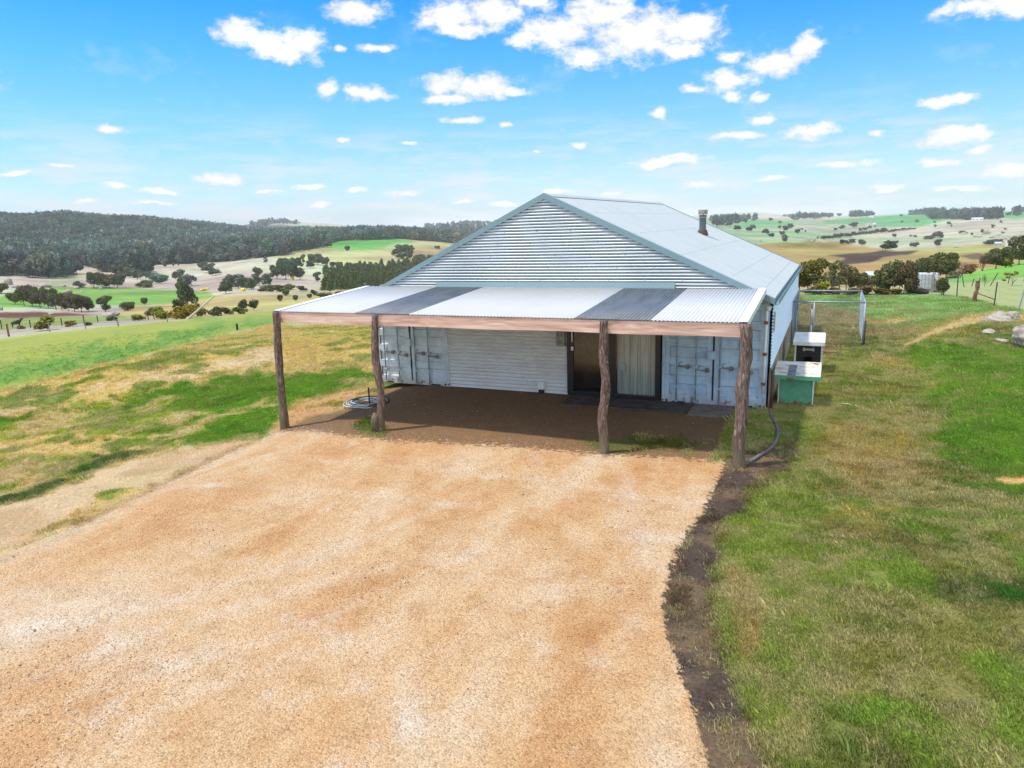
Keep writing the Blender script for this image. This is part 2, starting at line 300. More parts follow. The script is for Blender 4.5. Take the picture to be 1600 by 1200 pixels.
# ------------------------------------------------------------------ materials
def m_ground():
    m, nt, b = mat('ground_cover'); W = worldpos(nt)
    a = N(nt, 'ShaderNodeAttribute', attribute_name='col'); g = N(nt, 'ShaderNodeAttribute', attribute_name='masks')
    sep = N(nt, 'ShaderNodeSeparateColor'); nt.links.new(g.outputs['Color'], sep.inputs[0])
    gras, grav, mud = sep.outputs[0], sep.outputs[1], sep.outputs[2]
    cdn = N(nt, 'ShaderNodeVectorMath', operation='DISTANCE'); nt.links.new(W, cdn.inputs[0]); cdn.inputs[1].default_value = tuple(CAM)
    far = mapr(nt, cdn.outputs['Value'], 40, 160)
    fine = noise(nt, 26, 5, W, .65); mid = noise(nt, 3.2, 6, W, .6); big = noise(nt, .35, 5, W, .6); huge = noise(nt, .03, 6, W, .62)
    # grass: value and hue wander at several sizes
    v = mix(nt, 1., a.outputs['Color'], ramp(nt, fine, [(.3, (.55,)*3), (.5, (.95,)*3), (.72, (1.45,)*3)]), 'MULTIPLY')
    v = mix(nt, mapr(nt, mid, .5, .68, 0, .45), v, mix(nt, 1., v, (1.45, 1.15, 1.0), 'MULTIPLY'))
    v = mix(nt, mapr(nt, big, .52, .7, 0, .5), v, mix(nt, 1., v, (.68, .82, .6), 'MULTIPLY'))
    vf = mix(nt, 1., a.outputs['Color'], ramp(nt, noise(nt, .12, 8, W, .7), [(.3, (.72, .74, .72)), (.5, (1.,)*3), (.7, (1.2, 1.16, 1.1))]), 'MULTIPLY')
    vf = mix(nt, mapr(nt, huge, .5, .62, 0, .4), vf, mix(nt, 1., vf, (.82, .98, .75), 'MULTIPLY'))
    base = mix(nt, far, v, vf)
    # gravel
    vo = N(nt, 'ShaderNodeTexVoronoi'); vo.inputs['Scale'].default_value = 52; nt.links.new(W, vo.inputs['Vector'])
    vs = N(nt, 'ShaderNodeSeparateColor'); nt.links.new(vo.outputs['Color'], vs.inputs[0])
    mpg = N(nt, 'ShaderNodeMapping'); mpg.inputs['Rotation'].default_value = (0, 0, R(25)); mpg.inputs['Scale'].default_value = (1, .42, 1); nt.links.new(W, mpg.inputs[0])
    streak = noise(nt, .75, 7, mpg.outputs[0], .66, .3)
    gc = ramp(nt, streak, [(.28, S(218, 160, 108)), (.42, S(231, 182, 129)), (.53, S(239, 199, 152)), (.66, S(243, 214, 178)), (.8, S(247, 228, 204))])
    pat = noise(nt, 2.6, 6, W, .65)
    gc = mix(nt, mapr(nt, pat, .5, .7, 0, .75), gc, mix(nt, 1., gc, (.80, .70, .60), 'MULTIPLY'))
    gc = mix(nt, mapr(nt, noise(nt, 1.1, 6, W, .7), .58, .72, 0, .6), gc, S(248, 230, 208))
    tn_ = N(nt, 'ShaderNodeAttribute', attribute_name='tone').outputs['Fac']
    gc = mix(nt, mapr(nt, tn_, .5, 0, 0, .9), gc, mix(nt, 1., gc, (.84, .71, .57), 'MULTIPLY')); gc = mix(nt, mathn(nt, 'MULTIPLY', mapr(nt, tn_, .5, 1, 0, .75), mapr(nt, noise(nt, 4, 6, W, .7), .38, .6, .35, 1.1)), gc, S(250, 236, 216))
    gc = mix(nt, .8, gc, mix(nt, 1., gc, ramp(nt, vs.outputs[0], [(0, (.62, .55, .5)), (.2, (.86, .83, .8)), (.6, (1.0,)*3), (1, (1.2, 1.19, 1.18))]), 'MULTIPLY'))
    gc = mix(nt, 1., gc, ramp(nt, noise(nt, 75, 3, W, .7), [(.3, (.62, .56, .50)), (.48, (1.,)*3), (.7, (1.22,)*3)]), 'MULTIPLY')
    ed = mathn(nt, 'ADD', grav, mathn(nt, 'MULTIPLY', mathn(nt, 'SUBTRACT', noise(nt, 9, 6, W, .75), .5), 1.35))
    gm = mapr(nt, ed, .46, .54)
    ds = mathn(nt, 'MULTIPLY', mathn(nt, 'MULTIPLY', gras, mathn(nt, 'SUBTRACT', 1, far)), .35)
    base = mix(nt, ds, base, mix(nt, 1., base, (.62, .62, .58), 'MULTIPLY'))
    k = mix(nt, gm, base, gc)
    # brown wear and scattered stones outside the gravel
    hole = mathn(nt, 'MULTIPLY', mapr(nt, noise(nt, 1.3, 8, W, .72), .56, .68), mathn(nt, 'MULTIPLY', gras, mathn(nt, 'SUBTRACT', 1, far)))
    hole = mathn(nt, 'MULTIPLY', hole, .4)
    k2 = mix(nt, mathn(nt, 'MULTIPLY', hole, mathn(nt, 'SUBTRACT', 1, gm)), k, S(150, 118, 78))
    nt.links.new(k2, b.inputs['Base Color'])
    wet = mathn(nt, 'MULTIPLY', mud, mapr(nt, noise(nt, 2.4, 5, W, .6), .56, .66))
    rg = mathn(nt, 'SUBTRACT', .95, mathn(nt, 'MULTIPLY', mathn(nt, 'MULTIPLY', wet, mathn(nt, 'SUBTRACT', 1, gm)), .75))
    nt.links.new(rg, b.inputs['Roughness'])
    b.inputs['Specular IOR Level'].default_value = .25
    hh = mathn(nt, 'ADD', mathn(nt, 'MULTIPLY', vo.outputs['Distance'], mathn(nt, 'MULTIPLY', gm, -1.2)), mathn(nt, 'MULTIPLY', fine, 1.6))
    n1 = bump(nt, hh, None, .55, .02)
    bump(nt, mid, b, .35, .12, n1)
    return m
def translucent(nt, b, k, f):
    t = N(nt, 'ShaderNodeBsdfTranslucent'); nt.links.new(k, t.inputs['Color']); mx = N(nt, 'ShaderNodeMixShader'); mx.inputs[0].default_value = f
    nt.links.new(b.outputs[0], mx.inputs[1]); nt.links.new(t.outputs[0], mx.inputs[2])
    nt.links.new(mx.outputs[0], [n for n in nt.nodes if n.type == 'OUTPUT_MATERIAL'][0].inputs[0])
def leaf_mat(name, c, c2=None, rough=.7):
    m, nt, b = mat(name)
    oi = N(nt, 'ShaderNodeObjectInfo'); ge = N(nt, 'ShaderNodeNewGeometry')
    c = np.array(c, float); c2 = c*1.7 if c2 is None else np.array(c2, float)
    k = mix(nt, ge.outputs['Random Per Island'], c*.7, c2)
    k = mix(nt, 1., k, oi.outputs['Color'], 'MULTIPLY')
    nt.links.new(k, b.inputs['Base Color']); b.inputs['Roughness'].default_value = rough; b.inputs['Specular IOR Level'].default_value = .2
    translucent(nt, b, k, .35)
    return m
MAT = {}
MAT['ground'] = m_ground()
MAT['leaf'] = leaf_mat('foliage', (.09, .098, .05), (.21, .215, .12))
MAT['bark'] = simple('tree_bark', (.26, .21, .18), .9, var=.3, scale=3)
MAT['rock'] = simple('granite', S(204, 192, 176), .9, var=.2, scale=3.5, c2=S(140, 128, 116), bumps=1., bscale=5)

def m_tin(name, c, metal=.35, rough=.42, dirt=.25, dirtc=None, sc_=1.2, streak=(1, 1, 1)):
    m, nt, b = mat(name); co = objco(nt)
    mp = N(nt, 'ShaderNodeMapping'); mp.inputs['Scale'].default_value = streak; nt.links.new(co, mp.inputs[0])
    f = noise(nt, sc_, 7, mp.outputs[0], .65)
    dc = np.array(dirtc) if dirtc is not None else np.array(c)*.72
    k = mix(nt, mapr(nt, f, .45, .75, 0, dirt), c, dc)
    sp = noise(nt, 55, 2, co); k = mix(nt, mapr(nt, sp, .62, .75, 0, .15), k, np.array(c)*.7)
    nt.links.new(k, b.inputs['Base Color']); b.inputs['Metallic'].default_value = metal
    nt.links.new(mapr(nt, f, .3, .7, rough*.85, rough*1.25), b.inputs['Roughness']); return m
MAT['roof'] = m_tin('zinc_roof', (.43, .465, .465), .0, .6, .35)
MAT['gable'] = m_tin('zinc_gable_wall', (.62, .665, .69), .3, .45, .2, sc_=.7)
MAT['wallfront'] = m_tin('zinc_front_wall', (.72, .73, .73), .0, .6, .22, S(190, 165, 135), sc_=1.0, streak=(1, 1, 2.2))
MAT['wallside'] = m_tin('zinc_side_wall', (.86, .9, .92), .3, .4, .25)
MAT['trim'] = m_tin('grey_trim', S(150, 178, 184, .75), .1, .5, .2)
MAT['whitetin'] = m_tin('pale_verandah_sheet', (.52, .52, .53), .0, .6, .45, (.42, .42, .43), sc_=.9)
MAT['darktin'] = m_tin('grey_verandah_sheet', S(122, 130, 140, .7), .05, .45, .7, S(70, 78, 88, .7), sc_=1.6, streak=(2.5, .6, 1))
MAT['whitepaint'] = simple('white_paint', (.78, .78, .76), .5, var=.08)
MAT['galv'] = simple('galvanised_pipe', (.30, .36, .41), .5, .4, var=.12, scale=8)
MAT['black'] = simple('black_frame', (.012, .012, .014), .35, var=.1)
MAT['darkgap'] = simple('dark_rubber_and_gaps', (.02, .022, .025), .7)  # rubber and pipe; also the painted shade inside holes and openings
MAT['steelpost'] = simple('dark_steel_post', (.05, .035, .03), .8, var=.3)
MAT['rust'] = simple('rusty_steel', (.25, .09, .04), .85, var=.4, scale=14, c2=(.10, .05, .03))
MAT['greywood'] = simple('weathered_wood', (.30, .26, .23), .9, var=.3, scale=4, stretch=(6, 6, 1), bumps=.5)
MAT['redwood'] = simple('reddish_wood', (.24, .12, .07), .9, var=.3, scale=5)
MAT['hosewhite'] = simple('pale_hose', (.5, .56, .62), .5)
MAT['drain'] = simple('grey_drain_pipe', (.17, .14, .13), .7, var=.25, scale=9)
MAT['maroon'] = simple('maroon_downpipe', (.10, .045, .045), .6, var=.25, scale=6)
MAT['slab'] = simple('concrete_slab', (.17, .14, .12), .85, var=.25, scale=2.5, bumps=.3)
MAT['mat'] = simple('dark_paving', (.075, .06, .05), .9, var=.3, scale=4, bumps=.3)  # darker tone than the corner paving

def m_beam():
    m, nt, b = mat('rough_sawn_timber'); co = objco(nt)
    mp = N(nt, 'ShaderNodeMapping'); mp.inputs['Scale'].default_value = (.35, 3, 3.4); nt.links.new(co, mp.inputs[0])
    f = noise(nt, 2.2, 7, mp.outputs[0], .6, 1.2)
    k = ramp(nt, f, [(.3, S(164, 124, 104, 1.1)), (.45, S(200, 164, 146, 1.1)), (.6, S(220, 190, 174, 1.1)), (.8, S(236, 214, 202, 1.1))])
    mp2 = N(nt, 'ShaderNodeMapping'); mp2.inputs['Scale'].default_value = (.9, .01, 4.2); nt.links.new(co, mp2.inputs[0])
    vo = N(nt, 'ShaderNodeTexVoronoi'); vo.inputs['Scale'].default_value = .9; nt.links.new(mp2.outputs[0], vo.inputs['Vector'])
    k = mix(nt, mapr(nt, vo.outputs['Distance'], .05, .13, .75, 0), k, S(120, 72, 52, .8))
    gr = N(nt, 'ShaderNodeMapping'); gr.inputs['Scale'].default_value = (1.2, 30, 42); nt.links.new(co, gr.inputs[0])
    k = mix(nt, mapr(nt, noise(nt, 1.2, 4, gr.outputs[0]), .5, .7, 0, .3), k, S(150, 100, 78, .8))
    nt.links.new(k, b.inputs['Base Color']); b.inputs['Roughness'].default_value = .85; bump(nt, f, b, .3, .01); return m
MAT['beam'] = m_beam()
def m_post():
    m, nt, b = mat('gnarled_post_timber'); co = objco(nt)
    mp = N(nt, 'ShaderNodeMapping'); mp.inputs['Scale'].default_value = (9, 9, 1.6); nt.links.new(co, mp.inputs[0])
    f = noise(nt, 2.4, 8, mp.outputs[0], .7, 1.5)
    k = ramp(nt, f, [(.3, (.025, .017, .014)), (.43, (.10, .060, .048)), (.55, (.22, .145, .115)), (.68, (.52, .44, .39))])
    sp = N(nt, 'ShaderNodeSeparateXYZ'); nt.links.new(co, sp.inputs[0])
    k = mix(nt, mapr(nt, sp.outputs[2], .1, .55, .6, 0), k, (.17, .145, .07))
    nt.links.new(k, b.inputs['Base Color']); b.inputs['Roughness'].default_value = .9; bump(nt, f, b, .9, .04); return m
MAT['post'] = m_post()
def m_container(name, c, rustk):
    m, nt, b = mat(name); co = objco(nt)
    f = noise(nt, 2.3, 8, co, .7)
    k = ramp(nt, f, [(.3, c*.72), (.5, c), (.7, np.minimum(c*1.18, .9))])
    mp = N(nt, 'ShaderNodeMapping'); mp.inputs['Scale'].default_value = (7, 7, .7); nt.links.new(co, mp.inputs[0])
    st = noise(nt, 2.0, 6, mp.outputs[0], .7)
    k = mix(nt, mapr(nt, st, .56, .74, 0, .45), k, c*.55)
    sp = N(nt, 'ShaderNodeSeparateXYZ'); nt.links.new(co, sp.inputs[0])
    low = mapr(nt, sp.outputs[2], 0, .5, .16, 0)
    rs = mathn(nt, 'ADD', noise(nt, 5.5, 8, co, .75), low)
    k = mix(nt, mapr(nt, rs, .67-rustk, .74-rustk), k, (.16, .075, .04))
    k = mix(nt, mapr(nt, sp.outputs[2], .02, .35, .4, 0), k, S(190, 170, 130))
    nt.links.new(k, b.inputs['Base Color']); b.inputs['Roughness'].default_value = .65
    bump(nt, f, b, .15, .01); return m
MAT['contB'] = m_container('blue_container_paint', S(186, 212, 236, .95), .0)
MAT['contW'] = m_container('pale_container_paint', S(206, 218, 226, .95), .0)
def m_bare(name, c, rough=.5):
    m, nt, b = mat(name); b.inputs['Base Color'].default_value = (*c, 1); b.inputs['Roughness'].default_value = rough; return m
def m_glass():
    m, nt, b = mat('window_glass'); nt.nodes.remove(b)
    g = N(nt, 'ShaderNodeBsdfGlossy'); g.inputs['Roughness'].default_value = .03; g.inputs['Color'].default_value = (.9, .93, .95, 1)
    t = N(nt, 'ShaderNodeBsdfTransparent'); t.inputs['Color'].default_value = (.86, .9, .9, 1)
    fr = N(nt, 'ShaderNodeFresnel'); fr.inputs['IOR'].default_value = 1.5
    mx = N(nt, 'ShaderNodeMixShader'); f2 = mathn(nt, 'ADD', mathn(nt, 'MULTIPLY', fr.outputs[0], .9), .01, clamp=True)
    nt.links.new(f2, mx.inputs[0]); nt.links.new(t.outputs[0], mx.inputs[1]); nt.links.new(g.outputs[0], mx.inputs[2])
    nt.links.new(mx.outputs[0], [n for n in nt.nodes if n.type == 'OUTPUT_MATERIAL'][0].inputs[0]); return m
MAT['glass'] = m_glass()
def m_curtain():
    m, nt, b = mat('curtain_cloth'); co = objco(nt)
    mp = N(nt, 'ShaderNodeMapping'); mp.inputs['Scale'].default_value = (14, 1, .3); nt.links.new(co, mp.inputs[0])
    f = noise(nt, 1.4, 3, mp.outputs[0])
    nt.links.new(ramp(nt, f, [(.35, (.62, .6, .54)), (.6, (.95, .94, .9))]), b.inputs['Base Color']); b.inputs['Roughness'].default_value = .9
    return m
MAT['curtain'] = m_curtain()
def m_green():
    m, nt, b = mat('green_bin_paint'); co = objco(nt)
    f = noise(nt, 5, 7, co, .7); sp = N(nt, 'ShaderNodeSeparateXYZ'); nt.links.new(co, sp.inputs[0])
    k = ramp(nt, f, [(.3, S(92, 176, 140)), (.55, S(116, 200, 162)), (.75, S(140, 214, 178))])
    lo = mathn(nt, 'ADD', noise(nt, 8, 7, co, .7), mapr(nt, sp.outputs[2], 0, .28, .2, -.1))
    k = mix(nt, mapr(nt, lo, .6, .68), k, S(160, 120, 84))
    nt.links.new(k, b.inputs['Base Color']); b.inputs['Roughness'].default_value = .6; return m
MAT['green'] = m_green()
def m_lid():
    m, nt, b = mat('peeling_lid_paint'); co = objco(nt)
    mp = N(nt, 'ShaderNodeMapping'); mp.inputs['Scale'].default_value = (1.2, 2.6, 2); nt.links.new(co, mp.inputs[0])
    f = noise(nt, 2.6, 8, mp.outputs[0], .72, .6)
    k = ramp(nt, f, [(.35, (.74, .72, .66)), (.52, (.62, .58, .50)), (.60, (.42, .30, .18)), (.7, (.58, .52, .46)), (.85, (.3, .2, .12))])
    nt.links.new(k, b.inputs['Base Color']); b.inputs['Roughness'].default_value = .8; bump(nt, f, b, .4, .01); return m
MAT['lid'] = m_lid()

# ------------------------------------------------------------------ mesh helpers
class MB:
    def __init__(s): s.v = []; s.f = []
    def add(s, vs, fs):
        o = len(s.v); s.v += [tuple(map(float, q)) for q in vs]; s.f += [tuple(o+i for i in f) for f in fs]; return s
    def box(s, x0, x1, y0, y1, z0, z1):
        return s.add([(x0,y0,z0),(x1,y0,z0),(x1,y1,z0),(x0,y1,z0),(x0,y0,z1),(x1,y0,z1),(x1,y1,z1),(x0,y1,z1)],
                     [(3,2,1,0),(4,5,6,7),(0,1,5,4),(1,2,6,5),(2,3,7,6),(3,0,4,7)])
    def tube(s, pts, rad, n=8, cap=True, ell=None):
        pts = [Vector(p) for p in pts]; rad = rad if hasattr(rad, '__len__') else [rad]*len(pts)
        ref = Vector((0, 0, 1)); rings = []
        for i, p in enumerate(pts):
            t = (pts[min(i+1, len(pts)-1)]-pts[max(i-1, 0)]).normalized()
            a = t.cross(ref)
            if a.length < .15: a = t.cross(Vector((0, 1, 0)))
            a.normalize(); b = t.cross(a)
            rings.append([p+(a*math.cos(2*math.pi*k/n)+b*math.sin(2*math.pi*k/n))*rad[i] for k in range(n)])
        vs = [q for r_ in rings for q in r_]; fs = []
        for i in range(len(pts)-1):
            for k in range(n): fs.append((i*n+k, i*n+(k+1) % n, (i+1)*n+(k+1) % n, (i+1)*n+k))
        if cap: fs.append(tuple(range(n))[::-1]); fs.append(tuple((len(pts)-1)*n+k for k in range(n)))
        return s.add(vs, fs)
    def prism(s, pts, a, b, axis=1):
        """polygon pts in the two other axes, extruded along axis"""
        def P(q, t):
            l = list(q); l.insert(axis, t); return tuple(l)
        n = len(pts); vs = [P(q, a) for q in pts]+[P(q, b) for q in pts]
        fs = [tuple(range(n)), tuple(range(2*n-1, n-1, -1))]+[((i+1) % n, i, n+i, n+(i+1) % n) for i in range(n)]
        return s.add(vs, fs)
    def build(s, name, m, parent=None, smooth=False, loc=None):
        me = bpy.data.meshes.new(name); me.from_pydata(s.v, [], s.f); me.materials.append(m)
        if smooth: me.shade_smooth()
        me.update(); o = bpy.data.objects.new(name, me); col.objects.link(o)
        if parent is not None: o.parent = parent
        if loc is not None: o.location = loc
        return o
def bevel(o, w=.008, seg=2):
    md = o.modifiers.new('bevel', 'BEVEL'); md.width = w; md.segments = seg; md.limit_method = 'ANGLE'; return o
def tag(o, label, cat, group=None, kind=None):
    if label: o['label'] = label
    if cat: o['category'] = cat
    if group: o['group'] = group
    if kind: o['kind'] = kind
    return o
def empty(name, loc=(0, 0, 0), label=None, cat=None, group=None):
    o = bpy.data.objects.new(name, None); col.objects.link(o); o.location = loc; o.empty_display_size = .2
    return tag(o, label, cat, group)
def children(o): return [c for c in bpy.data.objects if c.parent is o]

# ------------------------------------------------------------------ ground sheet
def build_ground():
    n_r = 640
    rs = np.concatenate([[.6, 1.2, 1.8, 2.4], np.exp(np.linspace(math.log(3.0), math.log(12000), n_r))])
    c0 = math.atan2(fw[0], fw[1])
    az = np.unique(np.concatenate([np.arange(-43, 43.01, .17), np.arange(-180, -43, 3.0), np.arange(46, 180, 3.0)]))
    az = np.radians(az)+c0; na = len(az)
    A, Rr = np.meshgrid(az, rs); X = CAM[0]+Rr*np.sin(A); Y = CAM[1]+Rr*np.cos(A); Z = height(X, Y)
    c, g, gv, mud = cover(X.ravel(), Y.ravel(), Z.ravel())
    # sharp little relief on the rough bank and wheel marks in the mud
    V = np.stack([X.ravel(), Y.ravel(), Z.ravel()], -1)
    V[:, 2] += .02*(gv > .5)-.02*mud*np.sin(V[:, 0]*15+V[:, 1]*2.2)*.5
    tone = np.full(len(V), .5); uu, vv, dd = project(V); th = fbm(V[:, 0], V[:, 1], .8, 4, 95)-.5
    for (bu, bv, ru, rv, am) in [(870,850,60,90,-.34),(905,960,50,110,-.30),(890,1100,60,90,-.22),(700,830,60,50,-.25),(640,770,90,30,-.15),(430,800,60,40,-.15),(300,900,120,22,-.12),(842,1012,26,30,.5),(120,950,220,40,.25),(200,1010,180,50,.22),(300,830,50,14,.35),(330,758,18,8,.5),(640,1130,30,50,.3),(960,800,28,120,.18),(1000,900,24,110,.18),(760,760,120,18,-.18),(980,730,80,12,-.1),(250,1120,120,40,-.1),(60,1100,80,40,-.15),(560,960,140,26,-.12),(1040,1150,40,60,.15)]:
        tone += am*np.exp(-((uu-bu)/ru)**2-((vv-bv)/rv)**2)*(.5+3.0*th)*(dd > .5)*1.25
    xs, ys = V[:, 0], V[:, 1]
    for (cx_, cy_, R0) in [(-13.5, -6.0, 9.2), (-13.5, -6.0, 10.8), (-14.5, -11, 12.3), (-14.5, -11, 13.8), (3.0, -16.5, 8.2), (3.0, -16.5, 9.7), (-3.5, -30, 22.5), (-3.5, -30, 24.0)]:
        d_ = np.abs(np.hypot(xs-cx_, ys-cy_)-R0); m_ = np.exp(-(d_/.16)**2)*sstep(fbm(xs, ys, 2.5, 3, 96), .42, .58); tone += .17*m_; V[:, 2] -= .012*m_*(gv > .5)
    nv = len(V); i = np.arange(len(rs)-1)[:, None]*na; j = np.arange(na)[None, :]; j2 = (j+1) % na
    q = np.stack([i+j, i+na+j, i+na+j2, i+j2], -1).reshape(-1, 4)[:, ::-1]
    V = np.vstack([V, [CAM[0], CAM[1], hz(CAM[0], CAM[1])]])
    tri = np.stack([np.full(na, nv), np.arange(na), (np.arange(na)+1) % na], -1)[:, ::-1]
    me = bpy.data.meshes.new('ground'); me.vertices.add(len(V)); me.vertices.foreach_set('co', V.ravel())
    nl = q.size+tri.size; me.loops.add(nl); me.loops.foreach_set('vertex_index', np.concatenate([q.ravel(), tri.ravel()]))
    me.polygons.add(len(q)+len(tri)); me.polygons.foreach_set('loop_start', np.concatenate([np.arange(len(q))*4, len(q)*4+np.arange(len(tri))*3]))
    me.update(calc_edges=True); me.shade_smooth()
    ca = me.attributes.new('col', 'FLOAT_COLOR', 'POINT'); cb = me.attributes.new('masks', 'FLOAT_COLOR', 'POINT')
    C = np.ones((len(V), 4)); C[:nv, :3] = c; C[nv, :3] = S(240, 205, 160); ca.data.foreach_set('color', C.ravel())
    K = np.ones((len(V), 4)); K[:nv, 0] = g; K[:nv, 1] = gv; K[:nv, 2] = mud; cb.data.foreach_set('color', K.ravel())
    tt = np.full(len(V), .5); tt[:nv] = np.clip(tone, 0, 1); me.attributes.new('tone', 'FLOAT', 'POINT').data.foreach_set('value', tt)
    me.materials.append(MAT['ground']); me.validate()
    # face orientation: upwards
    if me.polygons[5000].normal.z < 0: me.flip_normals()
    o = bpy.data.objects.new('ground', me); col.objects.link(o); o['kind'] = 'structure'
    tag(o, 'rolling farmland with gravel yard, grass banks and paddocks', 'ground')
build_ground()

# ------------------------------------------------------------------ instancing of uncountable stuff
def proto_collection(name, objs):
    c = bpy.data.collections.new(name)
    for o in objs: c.objects.link(o)
    return c
def scatter(name, P, scale, rot, tint, protos, m, label, cat, flat=None):
    me = bpy.data.meshes.new(name); n = len(P); me.vertices.add(n); me.vertices.foreach_set('co', np.asarray(P, float).ravel())
    def at(nm, ty, a, key='value'): me.attributes.new(nm, ty, 'POINT').data.foreach_set(key, np.asarray(a, float if ty != 'INT' else int).ravel())
    at('sz', 'FLOAT_VECTOR', scale, 'vector'); at('spin', 'FLOAT_VECTOR', rot, 'vector')
    at('tint', 'FLOAT_VECTOR', tint, 'vector'); at('pick', 'INT', rng.integers(0, len(protos), n))
    o = bpy.data.objects.new(name, me); col.objects.link(o)
    cn = proto_collection(name+'_sources', protos)
    ng = bpy.data.node_groups.new(name+'_scatter', 'GeometryNodeTree')
    ng.interface.new_socket('Geometry', in_out='INPUT', socket_type='NodeSocketGeometry'); ng.interface.new_socket('Geometry', in_out='OUTPUT', socket_type='NodeSocketGeometry')
    gi = ng.nodes.new('NodeGroupInput'); go = ng.nodes.new('NodeGroupOutput')
    mp = ng.nodes.new('GeometryNodeMeshToPoints'); ip = ng.nodes.new('GeometryNodeInstanceOnPoints'); ci = ng.nodes.new('GeometryNodeCollectionInfo')
    ci.inputs['Collection'].default_value = cn; ci.inputs['Separate Children'].default_value = True; ci.inputs['Reset Children'].default_value = True
    def na(nm, ty):
        q = ng.nodes.new('GeometryNodeInputNamedAttribute'); q.data_type = ty; q.inputs[0].default_value = nm; return q.outputs[0]
    L = ng.links.new
    L(gi.outputs[0], mp.inputs[0]); L(mp.outputs[0], ip.inputs['Points']); L(ci.outputs[0], ip.inputs['Instance']); ip.inputs['Pick Instance'].default_value = True
    L(na('pick', 'INT'), ip.inputs['Instance Index']); L(na('spin', 'FLOAT_VECTOR'), ip.inputs['Rotation']); L(na('sz', 'FLOAT_VECTOR'), ip.inputs['Scale'])
    L(ip.outputs[0], go.inputs[0])
    md = o.modifiers.new('scatter', 'NODES'); md.node_group = ng
    tag(o, label, cat, kind='stuff'); return o
def tint_mat(name, rough=.7, spread=.5, spec=.2, trans=0):
    m, nt, b = mat(name)
    a = N(nt, 'ShaderNodeAttribute', attribute_name='tint'); a.attribute_type = 'INSTANCER'
    ge = N(nt, 'ShaderNodeNewGeometry')
    k = mix(nt, 1., a.outputs['Color'], ramp(nt, ge.outputs['Random Per Island'], [(0, (1-spread,)*3), (1, (1+spread,)*3)]), 'MULTIPLY')
    nt.links.new(k, b.inputs['Base Color']); b.inputs['Roughness'].default_value = rough; b.inputs['Specular IOR Level'].default_value = spec
    if trans: translucent(nt, b, k, trans)
    return m
def proto(name, vs, fs, m, smooth=False):
    me = bpy.data.meshes.new(name); me.from_pydata([tuple(map(float, v)) for v in vs], [], fs); me.materials.append(m)
    if smooth: me.shade_smooth()
    return bpy.data.objects.new(name, me)

# crowns: many leaf clumps spread through lobes
def leaf_cloud(lobes, n, size, rs, shell=.62, flat=1.0):
    """lobes: (x,y,z,rx,ry,rz). Returns verts, faces of n small leaf clumps"""
    w = np.array([l[3]*l[4]*l[5] for l in lobes])**.67; w = w/w.sum()
    k = rs.choice(len(lobes), n, p=w); L = np.array(lobes)[k]
    d = rs.normal(size=(n, 3)); d /= np.linalg.norm(d, axis=1)[:, None]
    rad = shell+(1-shell)*rs.random(n)**.6
    rad *= 1+.22*(vnoise(d[:, 0]*3+k*7, d[:, 1]*3+d[:, 2]*2.3, 5)-.5)*2
    c = L[:, :3]+d*L[:, 3:]*rad[:, None]
    nrm = d*.6+rs.normal(size=(n, 3))*.8; nrm[:, 2] += .35; nrm /= np.linalg.norm(nrm, axis=1)[:, None]
    a = np.cross(nrm, rs.normal(size=(n, 3))); a /= np.linalg.norm(a, axis=1)[:, None]; b = np.cross(nrm, a)
    s = size*(.55+.9*rs.random(n))[:, None]
    t = rs.random((n, 1))*.5+.5
    # irregular pentagon-ish clump, slightly folded
    pts = [c+a*s, c+b*s*t+nrm*s*.2, c-a*s*.8+b*s*.3, c-a*s*.5-b*s*.8*t+nrm*s*.15, c+a*s*.4-b*s*.7]
    V = np.stack(pts, 1).reshape(-1, 3); fs = [(5*i, 5*i+1, 5*i+2, 5*i+3, 5*i+4) for i in range(n)]
    return V, fs
def rand_lobes(rs, kind):
    L = []
    if kind == 'dense':
        L = [(0, 0, .56, .40, .40, .36)]
        for i in range(9):
            a = rs.random()*6.28; q = .22+.2*rs.random(); L.append((q*math.cos(a), q*math.sin(a), .24+.60*rs.random(), .20, .20, .16))
    elif kind == 'gum':
        for i in range(11):
            a = rs.random()*6.28; q = .08+.32*rs.random(); z = .24+.64*rs.random(); s = .14+.09*rs.random()
            L.append((q*math.cos(a), q*math.sin(a), z, s, s, s*.75))
    elif kind == 'round':
        L = [(0, 0, .50, .44, .44, .44)]+[(.3*math.cos(a), .3*math.sin(a), .35+.38*rs.random(), .18, .18, .17) for a in np.arange(0, 6.2, .9)]
    elif kind == 'shrub':
        for i in range(9):
            a = rs.random()*6.28; q = .34*rs.random(); L.append((q*math.cos(a), q*math.sin(a), .22+.50*rs.random(), .22, .22, .25))
    elif kind == 'pine':
        for i in range(9):
            z = .22+.74*i/8; q = .06*rs.random(); s = (.36*(1-i/9)+.08); a = rs.random()*6.28
            L.append((q*math.cos(a), q*math.sin(a), z, s, s, .10))
    elif kind == 'sparse':
        for i in range(8):
            a = rs.random()*6.28; q = .15+.3*rs.random(); L.append((q*math.cos(a), q*math.sin(a), .35+.55*rs.random(), .12, .12, .07))
    return L
